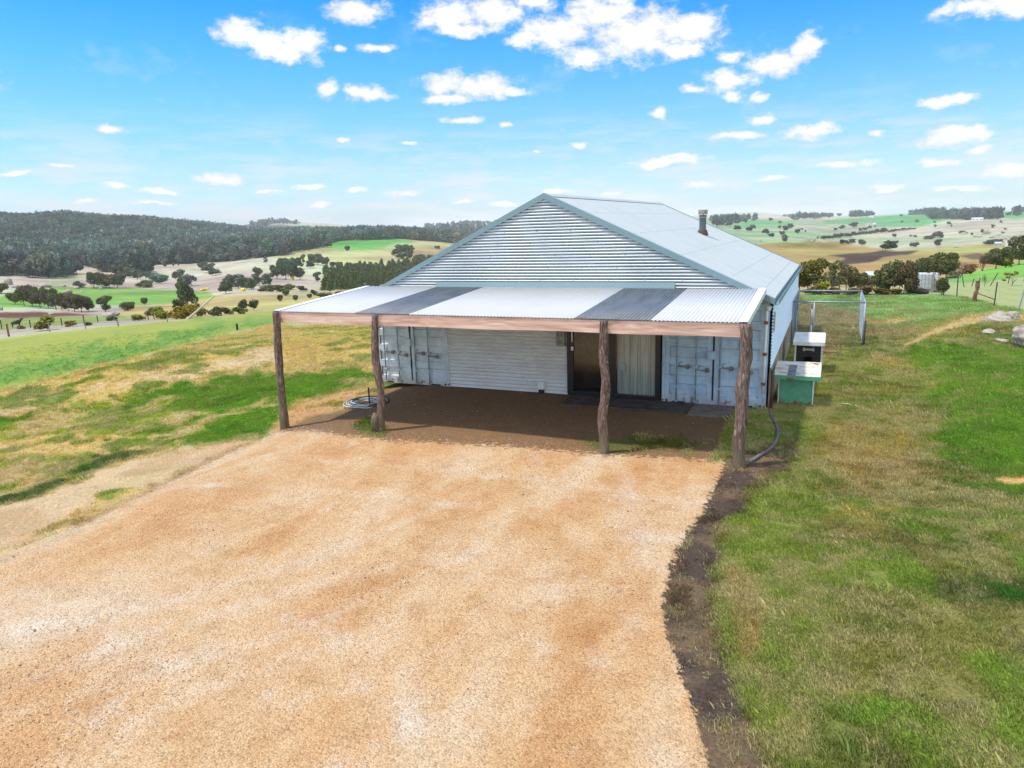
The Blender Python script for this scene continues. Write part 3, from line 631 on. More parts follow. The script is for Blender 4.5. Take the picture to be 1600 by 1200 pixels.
def trunk_mesh(rs, kind, name):
    b = MB(); h = {'pine': .9, 'shrub': .35}.get(kind, .5); r = {'shrub': .02, 'pine': .02}.get(kind, .028)
    bend = rs.normal(size=2)*.03
    pts = [(bend[0]*t*t*3, bend[1]*t*t*3, h*t-.03) for t in np.linspace(0, 1, 6)]
    b.tube(pts, [r*(1-.6*t)*(1.4 if t == 0 else 1) for t in np.linspace(0, 1, 6)], 7)
    if kind != 'pine':
        for i in range(6):
            a = i*1.05+rs.random()*.5; z0 = h*(.35+.5*rs.random()); q = .22+.14*rs.random(); z1 = z0+.22+.15*rs.random()
            b.tube([(0, 0, z0), (q*.5*math.cos(a), q*.5*math.sin(a), z0+(z1-z0)*.6), (q*math.cos(a), q*math.sin(a), z1)], [r*.5, r*.34, r*.12], 5)
    me = bpy.data.meshes.new(name); me.from_pydata(b.v, [], b.f); me.materials.append(MAT['bark']); me.shade_smooth(); return me
def twig_mesh(rs, name, n=70):
    b = MB()
    def br(p, d, l, r, k):
        q = p+d*l; m_ = p+d*l*.5+Vector(rs.normal(size=3))*l*.06
        b.tube([p, m_, q], [r, r*.8, r*.55], 4, cap=False)
        if k == 0: return
        for i in range(4 if k > 1 else 5):
            nd = (d+Vector(rs.normal(size=3))*.42+Vector((0, 0, .25))).normalized(); br(p+d*l*(.45+.55*rs.random()), nd, l*.62, r*.5, k-1)
    for i in range(4):
        a = i*1.57+rs.random(); br(Vector((0, 0, 0)), Vector((.3*math.cos(a), .3*math.sin(a), 1)).normalized(), .42, .014, 3)
    me = bpy.data.meshes.new(name); me.from_pydata(b.v, [], b.f); return me

CROWN = {}; TRUNK = {}
SPEC = {'dense': (2600, .040, 4), 'gum': (1500, .038, 4), 'round': (1800, .042, 2), 'shrub': (1300, .055, 3), 'pine': (1600, .034, 3), 'sparse': (420, .04, 2)}
for kd, (n, s, nvar) in SPEC.items():
    CROWN[kd] = []; TRUNK[kd] = []
    for k in range(nvar):
        rs = np.random.default_rng(100+k*13+len(kd)*7)
        V, fs = leaf_cloud(rand_lobes(rs, kd), n, s, rs, .35 if kd in ('pine', 'shrub') else .55)
        me = bpy.data.meshes.new(kd+'_crown'); me.from_pydata(V.tolist(), [], fs); me.materials.append(MAT['leaf']); CROWN[kd].append(me)
        TRUNK[kd].append(trunk_mesh(rs, kd, kd+'_trunk'))
m_twig = leaf_mat('winter_twigs', (.17, .10, .09), (.26, .17, .15))
TWIG = []
for k in range(2):
    me = twig_mesh(np.random.default_rng(300+k), 'bare_branches'); me.materials.append(m_twig); TWIG.append(me)

def tree(name, u, v, w, h, kind, tint, label, group=None, cat='tree', seed=None, squash=1.0):
    x, y, z, t = land(u, v)
    dep = float((np.array([x, y, z])-CAM)@fw); W = w/F*dep; H = h/F*dep
    rs = random.Random(seed if seed is not None else int(u*31+v*7))
    e = empty(name, (x, y, z), label, cat, group); e.rotation_euler.z = rs.random()*6.28
    if kind == 'bare':
        c = bpy.data.objects.new('branches', TWIG[rs.randrange(2)]); c.color = (*tint, 1); col.objects.link(c); c.parent = e
        c.scale = (W*1.25, W*1.25, H); return e
    vi = rs.randrange(len(CROWN[kind]))
    c = bpy.data.objects.new('crown', CROWN[kind][vi]); c.color = (*[q*(.88+.24*rs.random()) for q in tint], 1); col.objects.link(c); c.parent = e
    k = {'shrub': 1.05, 'pine': 1.25, 'gum': 1.0}.get(kind, 1.0)
    c.scale = (W*k, W*k*(.85+.3*rs.random()), H)
    if h > 6:
        q = bpy.data.objects.new('trunk', TRUNK[kind][vi]); col.objects.link(q); q.parent = e; q.scale = (min(W, H)*1.0, min(W, H)*1.0, H)
    return e
DK = (1.0, .92, .82); GY = (.95, 1.15, 1.35); OL = (2.3, 1.9, .5); GN = (1.15, 1.35, .8); TE = (.65, 1.3, 1.3); PI = (.8, .95, .55); PU = (1.25, 1.0, 1.05); GO = (3.2, 2.1, .5); YE = (8, 6.3, .25)
# --- left: long grove
lb = 'dark brown-green gum in the long grove left of the yard'
for u, v, w, h in [(24,475,22,18),(38,478,26,34),(51,479,24,31),(63,481,26,32),(76,482,26,33),(88,484,22,28),(97,485,20,27),(107,486,24,30),(117,487,24,31),(128,488,26,30),(139,487,20,24)]:
    tree('gum_tree', u, v, w, h, 'dense', DK, lb, 'gums of the long grove on the left')
for u, v, w, h in [(147,450,24,25),(160,449,22,25),(171,450,26,24),(184,450,24,23)]:
    tree('gum_tree', u, v, w, h, 'dense', DK, 'dark gum in the tight clump at the top edge of the green paddock', 'gums at the top of the green paddock')
tree('evergreen_shrub', 126, 449, 20, 11, 'shrub', DK, 'low dark bush just left of the tight gum clump above the green paddock', cat='shrub')
tree('evergreen_shrub', 3, 459, 30, 17, 'shrub', DK, 'dark bush among pale boulders at the far left edge', cat='shrub')
tree('gum_tree', 165, 487, 28, 26, 'gum', (1, 1, .85), 'crooked open gum beside the pale flat rock', cat='tree')
tree('round_tree', 200, 486, 26, 16, 'round', DK, 'squat round grey-brown tree right of the crooked gum')
tree('round_tree', 226, 476, 11, 12, 'round', (.8, 1.1, .6), 'tiny round tree alone on the green paddock')
tree('round_tree', 224, 449, 28, 12, 'shrub', GN, 'olive bush on the skyline of the green paddock, right of the gum clump', cat='shrub')
tree('round_tree', 250, 443, 28, 15, 'round', TE, 'dark teal dome-shaped tree at the end of the creek trees')
for u, v, w, h in [(203,434,20,16),(215,436,22,16),(228,438,22,15),(238,440,18,13),(192,430,20,16)]:
    tree('gum_tree', u, v, w, h, 'gum', GY, 'grey-green gum in the tongue of bush running down to the dark dome-shaped tree', 'gums in the tongue of bush')
for u, v, w, h in [(281,446,24,26),(292,447,22,18),(300,447,18,18)]:
    tree('gum_tree', u, v, w, h, 'gum', GY, 'grey gum in the group of three right of the dark dome-shaped tree', 'three grey gums on the beige slope')
for u, v, w, h in [(317,422,18,14),(326,426,22,15),(337,430,18,11)]:
    tree('gum_tree', u, v, w, h, 'dense', GY, 'grey-green tree in the slanting clump on the beige slope', 'slanting clump on the beige slope')
for u, v, w, h in [(258,417,6,6),(271,416,4,6),(279,415,3,4)]:
    tree('small_tree', u, v, w, h, 'round', DK, 'tiny lone tree just below the forest edge on the beige slope', 'tiny trees below the forest')
tree('large_evergreen_tree', 292, 482, 32, 42, 'dense', (.85, .95, .75), 'tallest dark tree in the left valley, standing over olive shrubs', seed=3)
tree('evergreen_shrub', 281, 484, 26, 18, 'shrub', (.7, .8, .6), 'dark low limb-like bush at the foot of the tallest valley tree', cat='shrub')
for i, (u, v, w, h, c, l) in enumerate([(236,493,20,14,PU,'purple-brown shrub at the left end of the olive hedge'),(254,499,30,22,OL,'large olive-yellow shrub in the middle of the hedge by the left paddock'),
    (275,499,30,22,OL,'golden olive shrub left of the leaning pale log'),(298,497,28,22,OL,'olive shrub behind the leaning pale log'),(314,494,24,22,(1.7,1.4,1.1),'greyish olive shrub right of the leaning pale log'),(335,494,26,16,PU,'purple-grey twiggy shrub in the hedge'),
    (352,492,24,13,(1.6,1.4,1.1),'low brown-olive shrub toward the right of the hedge'),(374,491,26,12,(1.5,1.6,.8),'low olive bush at the right end of the hedge'),(216,501,22,11,OL,'low olive-green mound at the track edge left of the hedge')]):
    tree('olive_shrub', u, v, w, h, 'shrub', c, l, cat='shrub')
tree('leafy_tree', 75, 516, 36, 24, 'shrub', (1.9, 1.8, .6), 'yellow-green spreading bush over the left track fence', cat='shrub')
tree('leafy_tree', 111, 510, 20, 9, 'shrub', (1.6, 1.3, .7), 'low olive bush right of the spreading bush at the track', cat='shrub')
tree('leafy_tree', 138, 509, 13, 7, 'shrub', (1.6, 1.2, .7), 'smallest low bush beside the left track', cat='shrub')
tree('leafy_tree', 33, 514, 14, 6, 'shrub', (1.9, 1.5, .6), 'low yellowish bush beside the dark sheep', cat='shrub')
tree('leafy_tree', 176, 501, 18, 9, 'shrub', (1.3, 1.3, 1.1), 'grey bush in front of the pale flat rock', cat='shrub')
for u, v, w, h in [(353,450,20,16),(362,451,22,22),(373,451,24,23),(385,452,24,21),(396,452,22,20),(405,446,22,20)]:
    tree('gum_tree', u, v, w, h, 'gum', GY, 'grey-green gum in the creek belt left of the yellow wattle', 'gums of the creek belt')
tree('round_tree', 353, 459, 20, 20, 'dense', (.8, .9, .75), 'rounded dark tree on the near edge of the creek belt')
tree('wattle_shrub', 320, 454, 16, 4, 'shrub', YE, 'low yellow flowering shrubs left of the rounded dark tree', cat='shrub')
tree('wattle_shrub', 380, 455, 9, 5, 'shrub', YE, 'small yellow flowering shrub right of the rounded dark tree', cat='shrub')
tree('round_tree', 381, 486, 17, 18, 'dense', (.75, .85, .65), 'dark rounded tree at the field edge, left one of the pair near the verandah corner')
tree('round_tree', 397, 485, 16, 16, 'dense', (.9, .9, .7), 'dark rounded tree at the field edge, right one of the pair near the verandah corner')
tree('bare_tree', 397, 478, 10, 16, 'bare', (1.2, 1.1, 1.1), 'leafless thin tree rising behind the pair of dark rounded trees')
for u, v, w, h, l in [(438,471,10,12,'small cone-shaped tree on the dry paddock, left of two'),(462,470,9,10,'small cone-shaped tree on the dry paddock, right of two'),(447,462,14,10,'round bush tree behind the two small cone-shaped trees'),(484,466,9,8,'little dark bush right of the small cone-shaped trees')]:
    tree('small_tree', u, v, w, h, 'round', (.8, 1.0, .55), l)
for u, v, w, h in [(490,462,14,10),(502,465,18,8),(515,465,18,8),(530,463,16,8)]:
    tree('green_shrub', u, v, w, h, 'shrub', (1.1, 1.3, .7), 'green shrub behind the left corner of the verandah roof', 'green shrubs behind the verandah roof', cat='shrub')
for u, v, w, h in [(412,456,18,10),(424,456,22,12),(438,456,22,12),(452,453,20,10)]:
    tree('green_shrub', u, v, w, h, 'shrub', (1.1, 1.35, .8), 'mid-green shrub in the low row below the big middle clump', 'low shrub row in the middle distance', cat='shrub')
tree('green_shrub', 470, 455, 18, 9, 'shrub', (1.1, 1.0, .85), 'brownish bush alone left of the pine block', cat='shrub')
for u, v, w, h in [(405,440,20,24),(415,447,18,20),(393,452,16,16),(423,449,16,16)]:
    tree('gum_tree', u, v, w, h, 'gum', (.95, 1.15, 1.1), 'leafy gum left of the yellow wattle', 'gums left of the yellow wattle')
for u, v, w, h in [(433,436,20,22),(447,437,22,32),(458,438,24,26),(469,437,20,20),(443,420,20,18),(464,420,20,18),(452,424,22,20)]:
    tree('dark_tree', u, v, w, h, 'dense', (.75, 1.0, 1.05), 'blue-green dark tree in the big middle-distance clump', 'big middle-distance clump')
tree('wattle_shrub', 458, 438, 8, 11, 'shrub', YE, 'bright yellow flowering wattle in front of the big middle clump', cat='shrub')
tree('spindly_tree', 474, 412, 10, 15, 'gum', (.85, 1.1, 1.0), 'tall thin tree standing up behind the big middle clump')
for u, v, w, h in [(485,419,12,12),(487,412,14,16),(497,414,18,18),(507,415,14,14)]:
    tree('dark_tree', u, v, w, h, 'dense', (.85, 1.0, 1.05), 'dark tree in the small clump between the big clump and the pale bank', 'small clump beside the big clump')
for u, v, w, h in [(496,440,16,16),(515,431,18,12),(508,424,14,9)]:
    tree('grey_tree', u, v, w, h, 'gum', (.85, 1.15, 1.35), 'bluish grey tree above the left end of the pine block', 'bluish trees above the pine block')
for u, v, w, h in [(530,419,14,11),(546,420,15,11),(557,421,13,11),(570,423,15,12),(583,424,14,10),(595,425,14,10),(520,417,10,9)]:
    tree('dark_tree', u, v, w, h, 'round', (.85, .95, .95), 'dark round-headed tree in the row behind the pine block', 'row of round trees behind the pine block')
tree('dark_tree', 512, 387, 13, 12, 'dense', (.8, .95, 1.0), 'dark tree touching the forest on the green hilltop paddock, left of two')
tree('dark_tree', 543, 392, 10, 9, 'round', (.85, .95, 1.0), 'small round tree alone on the green hilltop paddock')
for u, v, w, h in [(620,399,16,11),(632,397,26,16),(640,395,16,12),(628,404,18,10),(641,407,12,16),(657,410,18,13),(683,390,9,6)]:
    tree('dark_tree', u, v, w, h, 'dense', (.8, .95, .95), 'dark tree of the loose clump on the dry hill beside the gable roof', 'loose clump on the dry hill')
tree('grey_tree', 416, 411, 9, 10, 'gum', GY, 'pale grey tree alone on the beige slope')
# pine block
rp = random.Random(5)
for i in range(120):
    row = i % 5; u = 510+(i//5)*8+rp.uniform(-3, 3); v = 431+row*6.5-(u-510)*.10+rp.uniform(-1, 1)
    if v+ (u-510)*.0 > 459: continue
    tree('pine_tree', u, v, 14+rp.uniform(-1, 3), 15+rp.uniform(-2, 3)+row, 'pine', (.9, 1.1, .62), 'pine in the dense planted block behind the verandah roof', 'pines of the planted block')
# --- right: belt of trees beyond the fence
for u, v, w, h, kd, c, l in [
 (1262,456,48,52,'dense',(1.6,1.25,.5),'large golden-olive wattle tree at the far corner of the shed'),
 (1246,456,30,40,'dense',(1.4,1.05,.6),'rusty olive tree half hidden by the shed wall'),
 (1286,460,22,22,'shrub',(2.6,2.4,.5),'low yellow-green shrub in front of the golden wattle tree'),
 (1301,452,24,44,'gum',(1.1,1.25,.8),'tall green gum just right of the golden wattle tree'),
 (1326,453,34,42,'dense',(1.0,.95,.7),'broad dark tree above the weathered gate posts'),
 (1345,455,22,30,'dense',(1.1,.95,.7),'dark tree immediately left of the small pale roof'),
 (1369,452,20,34,'gum',(1.1,1.0,.7),'narrow dark tree with bare trunk right of the small pale roof'),
 (1388,458,36,54,'dense',(.95,.9,.7),'tall dark tree with visible trunk, left one behind the white tank'),
 (1412,459,30,54,'dense',(1.15,.95,.75),'tall dark tree with visible trunk, next to the white tank'),
 (1432,448,26,42,'dense',(.9,1.0,.7),'dark green tree directly behind the white tank'),
 (1452,444,34,44,'dense',(.9,.92,.75),'big dark brown-green tree right behind the white tank'),
 (1477,436,36,44,'dense',(.95,.9,.75),'big rounded dark tree right of the white tank'),
 (1471,461,20,30,'round',(1.0,.95,.6),'small dark mop-headed tree beside the white tank'),
 (1500,434,26,30,'bare',(1.1,1.0,1.0),'bare twiggy purple-brown shrub right of the rounded dark tree'),
 (1516,430,26,18,'shrub',(1.9,1.1,1.0),'reddish-brown low bush between two bare shrubs'),
 (1535,424,28,32,'bare',(1.15,.9,.95),'bare purple tree on the edge of the bright green slope'),
 (1538,449,10,26,'bare',(.8,.9,.7),'small bare sapling standing on the bright green slope'),
 (1556,420,40,34,'dense',(1.0,1.1,.7),'dark green spreading tree at the top of the bright green slope'),
 (1572,418,22,22,'shrub',(1.9,1.9,.6),'yellow-green shrub in front of the spreading tree on the slope'),
 (1592,414,36,46,'dense',(1.0,.9,.8),'tallest dark tree at the right edge of the slope'),
 (1620,410,40,48,'dense',(1.0,.95,.8),'dark tree beyond the right edge of the slope'),
 (1575,394,18,9,'shrub',(5,4.2,.4),'yellow flowering bush peeping over the trees on the right'),
 (1581,447,30,24,'sparse',(2.0,1.6,.7),'sparse leafy sapling on the bright green slope near the fence'),
 (1486,400,12,6,'shrub',(1.2,1.1,1.1),'small brown bush on the dry slope above the rounded dark tree'),
 ]:
    if 1290 < u < 1500 and kd in ('dense', 'gum'): w *= 1.22; v += 1
    tree('bare_tree' if kd == 'bare' else ('shrub' if kd == 'shrub' else 'broad_tree'), u, v, w, h, kd, c, l, cat='shrub' if kd == 'shrub' else 'tree')
for u, v, w, h, c in [(1272,460,30,14,(1.5,1.1,.6)),(1300,460,28,12,(1.5,1.0,.7)),(1330,461,30,13,(1.5,1.05,.75)),(1352,460,26,15,(1.7,1.1,.9)),(1376,460,26,11,(1.4,1.1,.6)),(1400,460,24,10,(1.5,1.3,.6)),(1424,458,26,13,(1.6,1.1,.8)),(1448,446,30,14,(1.3,1.0,.8)),(1492,436,24,12,(1.5,1.0,.9))]:
    tree('undergrowth_bush', u, v, w, h, 'shrub', c, 'low brown-olive bush in the undergrowth beneath the tree belt beyond the fence', 'undergrowth of the tree belt', cat='shrub')
rq = random.Random(12)
for i in range(34):
    u = rq.uniform(1215, 1600); v = rq.uniform(346, 383)+(1600-u)*.004; q = rq.uniform(3.5, 8)*(.6+(v-345)/70)
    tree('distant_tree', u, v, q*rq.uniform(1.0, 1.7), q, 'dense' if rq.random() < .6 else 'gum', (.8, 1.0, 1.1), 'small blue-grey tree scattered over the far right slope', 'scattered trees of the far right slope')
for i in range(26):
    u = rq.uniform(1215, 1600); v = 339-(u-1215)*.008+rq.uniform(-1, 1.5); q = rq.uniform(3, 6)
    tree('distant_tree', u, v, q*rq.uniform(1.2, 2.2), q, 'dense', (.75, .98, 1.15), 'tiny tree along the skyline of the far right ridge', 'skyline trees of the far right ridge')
# middle and far slope trees
for u, v, w, h, l in [(1322,381,10,6,'small brown tree on the crest of the tan hill, left of the touching pair'),(1331,381,11,8,'small brown tree on the crest of the tan hill, right of the touching pair'),
  (1346,384,12,10,'pale grey bare-looking tree on the crest of the tan hill'),(1383,391,20,11,'broad low tree on the right shoulder of the tan hill'),(1392,391,16,16,'taller tree on the right shoulder of the tan hill'),
  (1427,386,13,8,'small grey tree in the hollow right of the tan hill'),(1464,386,12,13,'pale grey tree below the dark wedge-shaped clump'),
  (1464,372,16,11,'round dark tree of the wedge-shaped clump on the far slope'),(1451,374,20,6,'low dark bush of the wedge-shaped clump on the far slope'),
  (1334,356,13,9,'dark tree beside the white farmhouse on the far slope'),(1315,357,10,6,'smaller dark tree left of the white farmhouse'),
  (1537,366,9,8,'dark bush by the pale boulder on the far slope'),(1548,384,20,10,'grey-brown bush above the bright green slope'),(1505,365,16,5,'low grey bush alone on the far slope')]:
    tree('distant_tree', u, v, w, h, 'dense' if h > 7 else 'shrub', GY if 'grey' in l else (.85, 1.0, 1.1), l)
for i in range(26):
    u = 1288+i*5.6; v = 374.5-(i*5.6)*.115+rp.uniform(-.6, .6)
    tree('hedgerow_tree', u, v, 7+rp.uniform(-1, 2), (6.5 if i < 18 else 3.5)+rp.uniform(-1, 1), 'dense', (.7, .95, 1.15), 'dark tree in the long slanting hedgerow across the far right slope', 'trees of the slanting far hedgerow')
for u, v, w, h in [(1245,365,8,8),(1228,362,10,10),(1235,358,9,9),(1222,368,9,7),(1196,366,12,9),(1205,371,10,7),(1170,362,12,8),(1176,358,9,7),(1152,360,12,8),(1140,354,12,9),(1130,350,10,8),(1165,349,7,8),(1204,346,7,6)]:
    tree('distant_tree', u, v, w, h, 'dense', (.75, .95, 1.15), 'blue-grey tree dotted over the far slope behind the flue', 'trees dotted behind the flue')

# ------------------------------------------------------------------ forest and far woods (uncountable)
m_for = tint_mat('forest_foliage', .8, .45, .2, .3)
fp = []
for k in range(6):
    rs = np.random.default_rng(500+k)
    V, fs = leaf_cloud(rand_lobes(rs, 'gum' if k % 2 else 'dense'), 330, .075, rs, .6)
    b = MB(); b.tube([(0, 0, -.05), (.01, 0, .3), (0, .01, .6)], [.02, .015, .008], 5)
    V = np.vstack([V, np.array(b.v)]); o0 = len(V)-len(b.v); fs = fs+[tuple(o0+i for i in f) for f in b.f]
    fp.append(proto('forest_tree_source', V, fs, m_for))
def sample_region(polys, n, rmin, rmax, umin, umax, rs, power=2.0):
    az0 = math.atan2(ray(umin, 370)[0], ray(umin, 370)[1]); az1 = math.atan2(ray(umax, 370)[0], ray(umax, 370)[1])
    a = az0+(az1-az0)*rs.random(n); r = (rmin**power+(rmax**power-rmin**power)*rs.random(n))**(1/power)
    x = CAM[0]+r*np.sin(a); y = CAM[1]+r*np.cos(a); z = height(x, y); u, v, d = project(np.stack([x, y, z], -1))
    ok = np.zeros(n, bool)
    for p in polys: ok |= sd(u, v, p)+2*(fbm(x, y, 60, 3, 77)-.5)*3 > 0
    return x[ok], y[ok], z[ok]
rs = np.random.default_rng(9)
FOR = [[(-400,300),(0,320),(400,350),(560,352),(600,362),(760,368),(760,386),(700,379),(620,373),(530,377),(505,384),(440,399),(340,409),(200,416),(110,416),(0,412),(-400,420)],
       [(-60,423),(0,419),(25,421),(45,428),(110,425),(130,428),(60,440),(20,441),(0,436),(-60,440)], [(150,415),(220,418),(235,432),(200,432),(150,424)]]
x, y, z = sample_region(FOR, 26000, 560, 1750, -120, 760, rs)
n = len(x); h = 8+rs.random(n)**1.5*13; w = (9+5*rs.random(n))*(.8+.4*rs.random(n))
tn = np.array([.125, .168, .132])*(.75+.5*rs.random((n, 1)))*np.array([1, 1, 1])*(1+.25*rs.normal(size=(n, 3))*np.array([.6, .3, .5]))
f2 = fbm(x, y, 120, 3, 90)[:, None]; tn = tn*(.35+1.3*f2)*np.where(rs.random((n, 1)) < .06, np.array([[1.9, 1.7, 1.7]]), 1)*np.where(rs.random((n, 1)) < .1, np.array([[1.5, 1.2, 1.1]]), 1)
scatter('forest', np.stack([x, y, z], -1), np.stack([w, w, h], -1), np.stack([0*x, 0*x, rs.random(n)*6.28], -1), np.clip(tn, .01, .4), fp, m_for, 'grey-green eucalypt forest covering the hills on the left', 'forest')
WOODS = [([(1110,343),(1160,340),(1180,344),(1150,352),(1115,358)], 200), ([(1255,338),(1300,338),(1300,342),(1255,343)], 60), ([(1320,332),(1380,330),(1385,335),(1330,338)], 110),
         ([(1415,332),(1438,328),(1475,331),(1474,335),(1415,335)], 150), ([(1436,330),(1455,333),(1478,342),(1462,344),(1445,338)], 160), ([(1478,338),(1560,336),(1562,343),(1480,344)], 170),
         ([(1583,330),(1640,328),(1640,340),(1583,338)], 80), ([(690,350),(760,344),(780,352),(720,360)], 60), ([(690,358),(770,356),(770,366),(680,366)], 90), ([(660,352),(690,348),(690,356),(665,358)], 40), ([(392,352),(425,343),(470,350),(450,352),(425,350),(405,362)], 120), ([(570,352),(640,360),(640,366),(570,366)], 90), ([(1240,338),(1260,338),(1260,344),(1240,345)], 40)]
X = []; Y = []; Zz = []
for pl, n in WOODS:
    us = [p[0] for p in pl]; xx, yy, zz = sample_region([pl], 5000, 1100, 3600, min(us)-5, max(us)+5, rs)
    k = rs.permutation(len(xx))[:int(n*1.3)]; X += list(xx[k]); Y += list(yy[k]); Zz += list(zz[k])
X = np.array(X); Y = np.array(Y); Zz = np.array(Zz); n = len(X); h = 6+rs.random(n)**2*16; w = 8+rs.random(n)*9
scatter('distant_woodland', np.stack([X, Y, Zz], -1), np.stack([w, w, h], -1), np.stack([0*X, 0*X, rs.random(n)*6.28], -1), np.array([[.10, .135, .125]])*(.8+.5*rs.random((n, 1))), fp, m_for, 'dark patches of woodland on the far ridges', 'woodland')

# ------------------------------------------------------------------ grass tufts and loose stones
m_gr = tint_mat('grass_blades', .8, .35, .1, .4)
tp = []
for k in range(5):
    r_ = random.Random(k); vs = []; fs = []
    for i in range(11):
        a = r_.random()*6.28; q = .05*math.sqrt(r_.random()); x0 = q*math.cos(a); y0 = q*math.sin(a); hh = .018+.028*r_.random(); l = r_.uniform(.01, .045); b_ = r_.random()*6.28; w = .0045
        o = len(vs); vs += [(x0-w*math.sin(b_), y0+w*math.cos(b_), -.008), (x0+w*math.sin(b_), y0-w*math.cos(b_), -.008), (x0+l*.45*math.cos(b_)+w*.7*math.sin(b_), y0+l*.45*math.sin(b_), hh*.65), (x0+l*math.cos(b_), y0+l*math.sin(b_), hh)]
        fs += [(o, o+1, o+2), (o, o+2, o+3)]
    tp.append(proto('grass_tuft_source', vs, fs, m_gr))
def tufts(x, y, rs, keep=1.0):
    z = height(x, y); c, g, gv, mud = cover(x, y, z)
    r = np.hypot(x-CAM[0], y-CAM[1]); patch = fbm(x, y, .5, 4, 61)
    inb = (x > -10.95) & (x < .16) & (y > -.1) & (y < 12.9)
    p = g*sstep(patch, .18, .40)*(1-sstep(gv, .3, .5))*keep
    ok = (rs.random(len(x)) < p) & (~inb)
    x, y, z, c, r = x[ok], y[ok], z[ok], c[ok], r[ok]; n = len(x)
    s = (.55+.8*rs.random(n))*(1+sstep(r, 12, 40)*.9)*(.6+.8*fbm(x, y, .5, 3, 63))*(1+(rs.random(n) < .006)*1.0)
    dry = sstep(fbm(x, y, .30, 4, 64)*.65+fbm(x, y, 1.6, 3, 65)*.35+.22*(rs.random(n)-.5), .46, .62)[:, None]
    t = c*(1.25+.8*rs.random((n, 1)))*(.75+.5*fbm(x, y, .22, 3, 67)[:, None])*np.array([1.04, 1.04, .92])
    lush = sstep(c[:, 1:2]/np.maximum(c[:, 0:1], .001), 1.0, 2.2)
    t = t*(1-dry*.75)+dry*.75*(lush*c*np.array([[1.9, 1.35, 1.3]])+(1-lush)*np.array([[.56, .47, .22]])*(.7+.5*rs.random((n, 1))))
    return np.stack([x, y, z], -1), np.stack([s, s, s*(.7+.5*rs.random(n))], -1), np.stack([0*x, 0*x, rs.random(n)*6.28], -1), t
rs = np.random.default_rng(21)
def polar_pts(n, r0, r1, u0, u1, pw):
    a0 = math.atan2(ray(u0, 700)[0], ray(u0, 700)[1]); a1 = math.atan2(ray(u1, 700)[0], ray(u1, 700)[1])
    a = a0+(a1-a0)*rs.random(n); r = (r0**pw+(r1**pw-r0**pw)*rs.random(n))**(1/pw); return CAM[0]+r*np.sin(a), CAM[1]+r*np.cos(a)
parts = []
x, y = polar_pts(210000, 5.2, 22, 990, 1800, 1.2); parts.append(tufts(x, y, rs))
x, y = polar_pts(60000, 22, 44, 1180, 1700, 1.1); parts.append(tufts(x, y, rs))
x, y = polar_pts(90000, 11, 34, -220, 640, 1.1); parts.append(tufts(x, y, rs))
x, y = polar_pts(60000, 34, 60, -220, 640, 1.1); parts.append(tufts(x, y, rs))
P, Sz, Rt, Tn = [np.vstack([p[i] for p in parts]) for i in range(4)]
Tn[:, :] = np.clip(Tn, .004, .7)
scatter('grass', P, Sz, Rt, Tn, tp, m_gr, 'short winter grass, green and straw coloured, around the yard', 'grass')
m_st = tint_mat('gravel_stone', .85, .35)
sp = []
for k in range(4):
    r_ = np.random.default_rng(k); vs = r_.normal(size=(9, 3)); vs /= np.linalg.norm(vs, axis=1)[:, None]; vs *= np.array([1, .8, .55])*(.8+.4*r_.random((9, 1)))
    import bmesh
    bm = bmesh.new(); [bm.verts.new(v) for v in vs]; bmesh.ops.convex_hull(bm, input=bm.verts); me = bpy.data.meshes.new('gravel_stone_source'); bm.to_mesh(me); bm.free(); me.materials.append(m_st)
    sp.append(bpy.data.objects.new('gravel_stone_source', me))
x, y = polar_pts(150000, 6, 24, -250, 1330, 1.15)
z = height(x, y); c, g, gv, mud = cover(x, y, z)
pt = fbm(x, y, 1.3, 4, 66); e = np.clip(gv, 0, 1); under = (y > -4.6) & (y < 0) & (x > -9.5) & (x < .3)
ok = (rs.random(len(x)) < e*(.05+.6*sstep(pt, .46, .68)) + (e > .02)*(e < .5)*e*1.1+under*.05) & ~((x > -10.9) & (x < .1) & (y > -.05))
x, y, z, e = x[ok], y[ok], z[ok], e[ok]; n = len(x); s = .0048+.0075*rs.random(n)**2+(rs.random(n) < .012)*.012
base = np.array([S(230, 186, 138), S(244, 220, 190), S(206, 142, 94), S(196, 140, 104), S(250, 240, 225)])[rs.choice(5, n, p=[.4, .24, .2, .08, .08])]
scatter('gravel', np.stack([x, y, z+s*.3+.02*(e > .5)], -1), np.stack([s, s, s], -1), rs.random((n, 3))*np.array([.6, .6, 6.28]), base*(.8+.35*rs.random((n, 1))), sp, m_st, 'loose orange and cream gravel stones on the yard', 'gravel')

# ------------------------------------------------------------------ corrugated sheet helpers
def corr_x(x0, x1, z_of, y, pitch=.076, amp=.009, n=6, zr=None):
    """vertical wall whose corrugations run horizontally: rows stacked in z, ends given by z_of(z) -> (xa, xb)"""
    z0, z1 = zr; k = int((z1-z0)/pitch*n); b = MB(); vs = []; fs = []
    for i in range(k+1):
        z = z0+(z1-z0)*i/k; a, c = z_of(z); o = -amp*math.cos(2*math.pi*(z-z0)/pitch)
        vs += [(a, y+o, z), (c, y+o, z)]
        if i: fs.append((2*i-2, 2*i-1, 2*i+1, 2*i))
    return b.add(vs, fs)
def corr_slope(A, B, C_, D, width, pitch=.076, amp=.009, n=6):
    """sheet A-B at one end, D-C at the other (A->B runs across the ribs); ribs run A->D"""
    A, B, C_, D = [Vector(q) for q in (A, B, C_, D)]; nr = (B-A).cross(D-A).normalized()
    k = int(width/pitch*n); vs = []; fs = []
    for i in range(k+1):
        t = i/k; o = nr*amp*math.cos(2*math.pi*t*width/pitch)
        vs += [A.lerp(B, t)+o, D.lerp(C_, t)+o]
        if i: fs.append((2*i-2, 2*i, 2*i+1, 2*i-1))
    return MB().add(vs, fs)

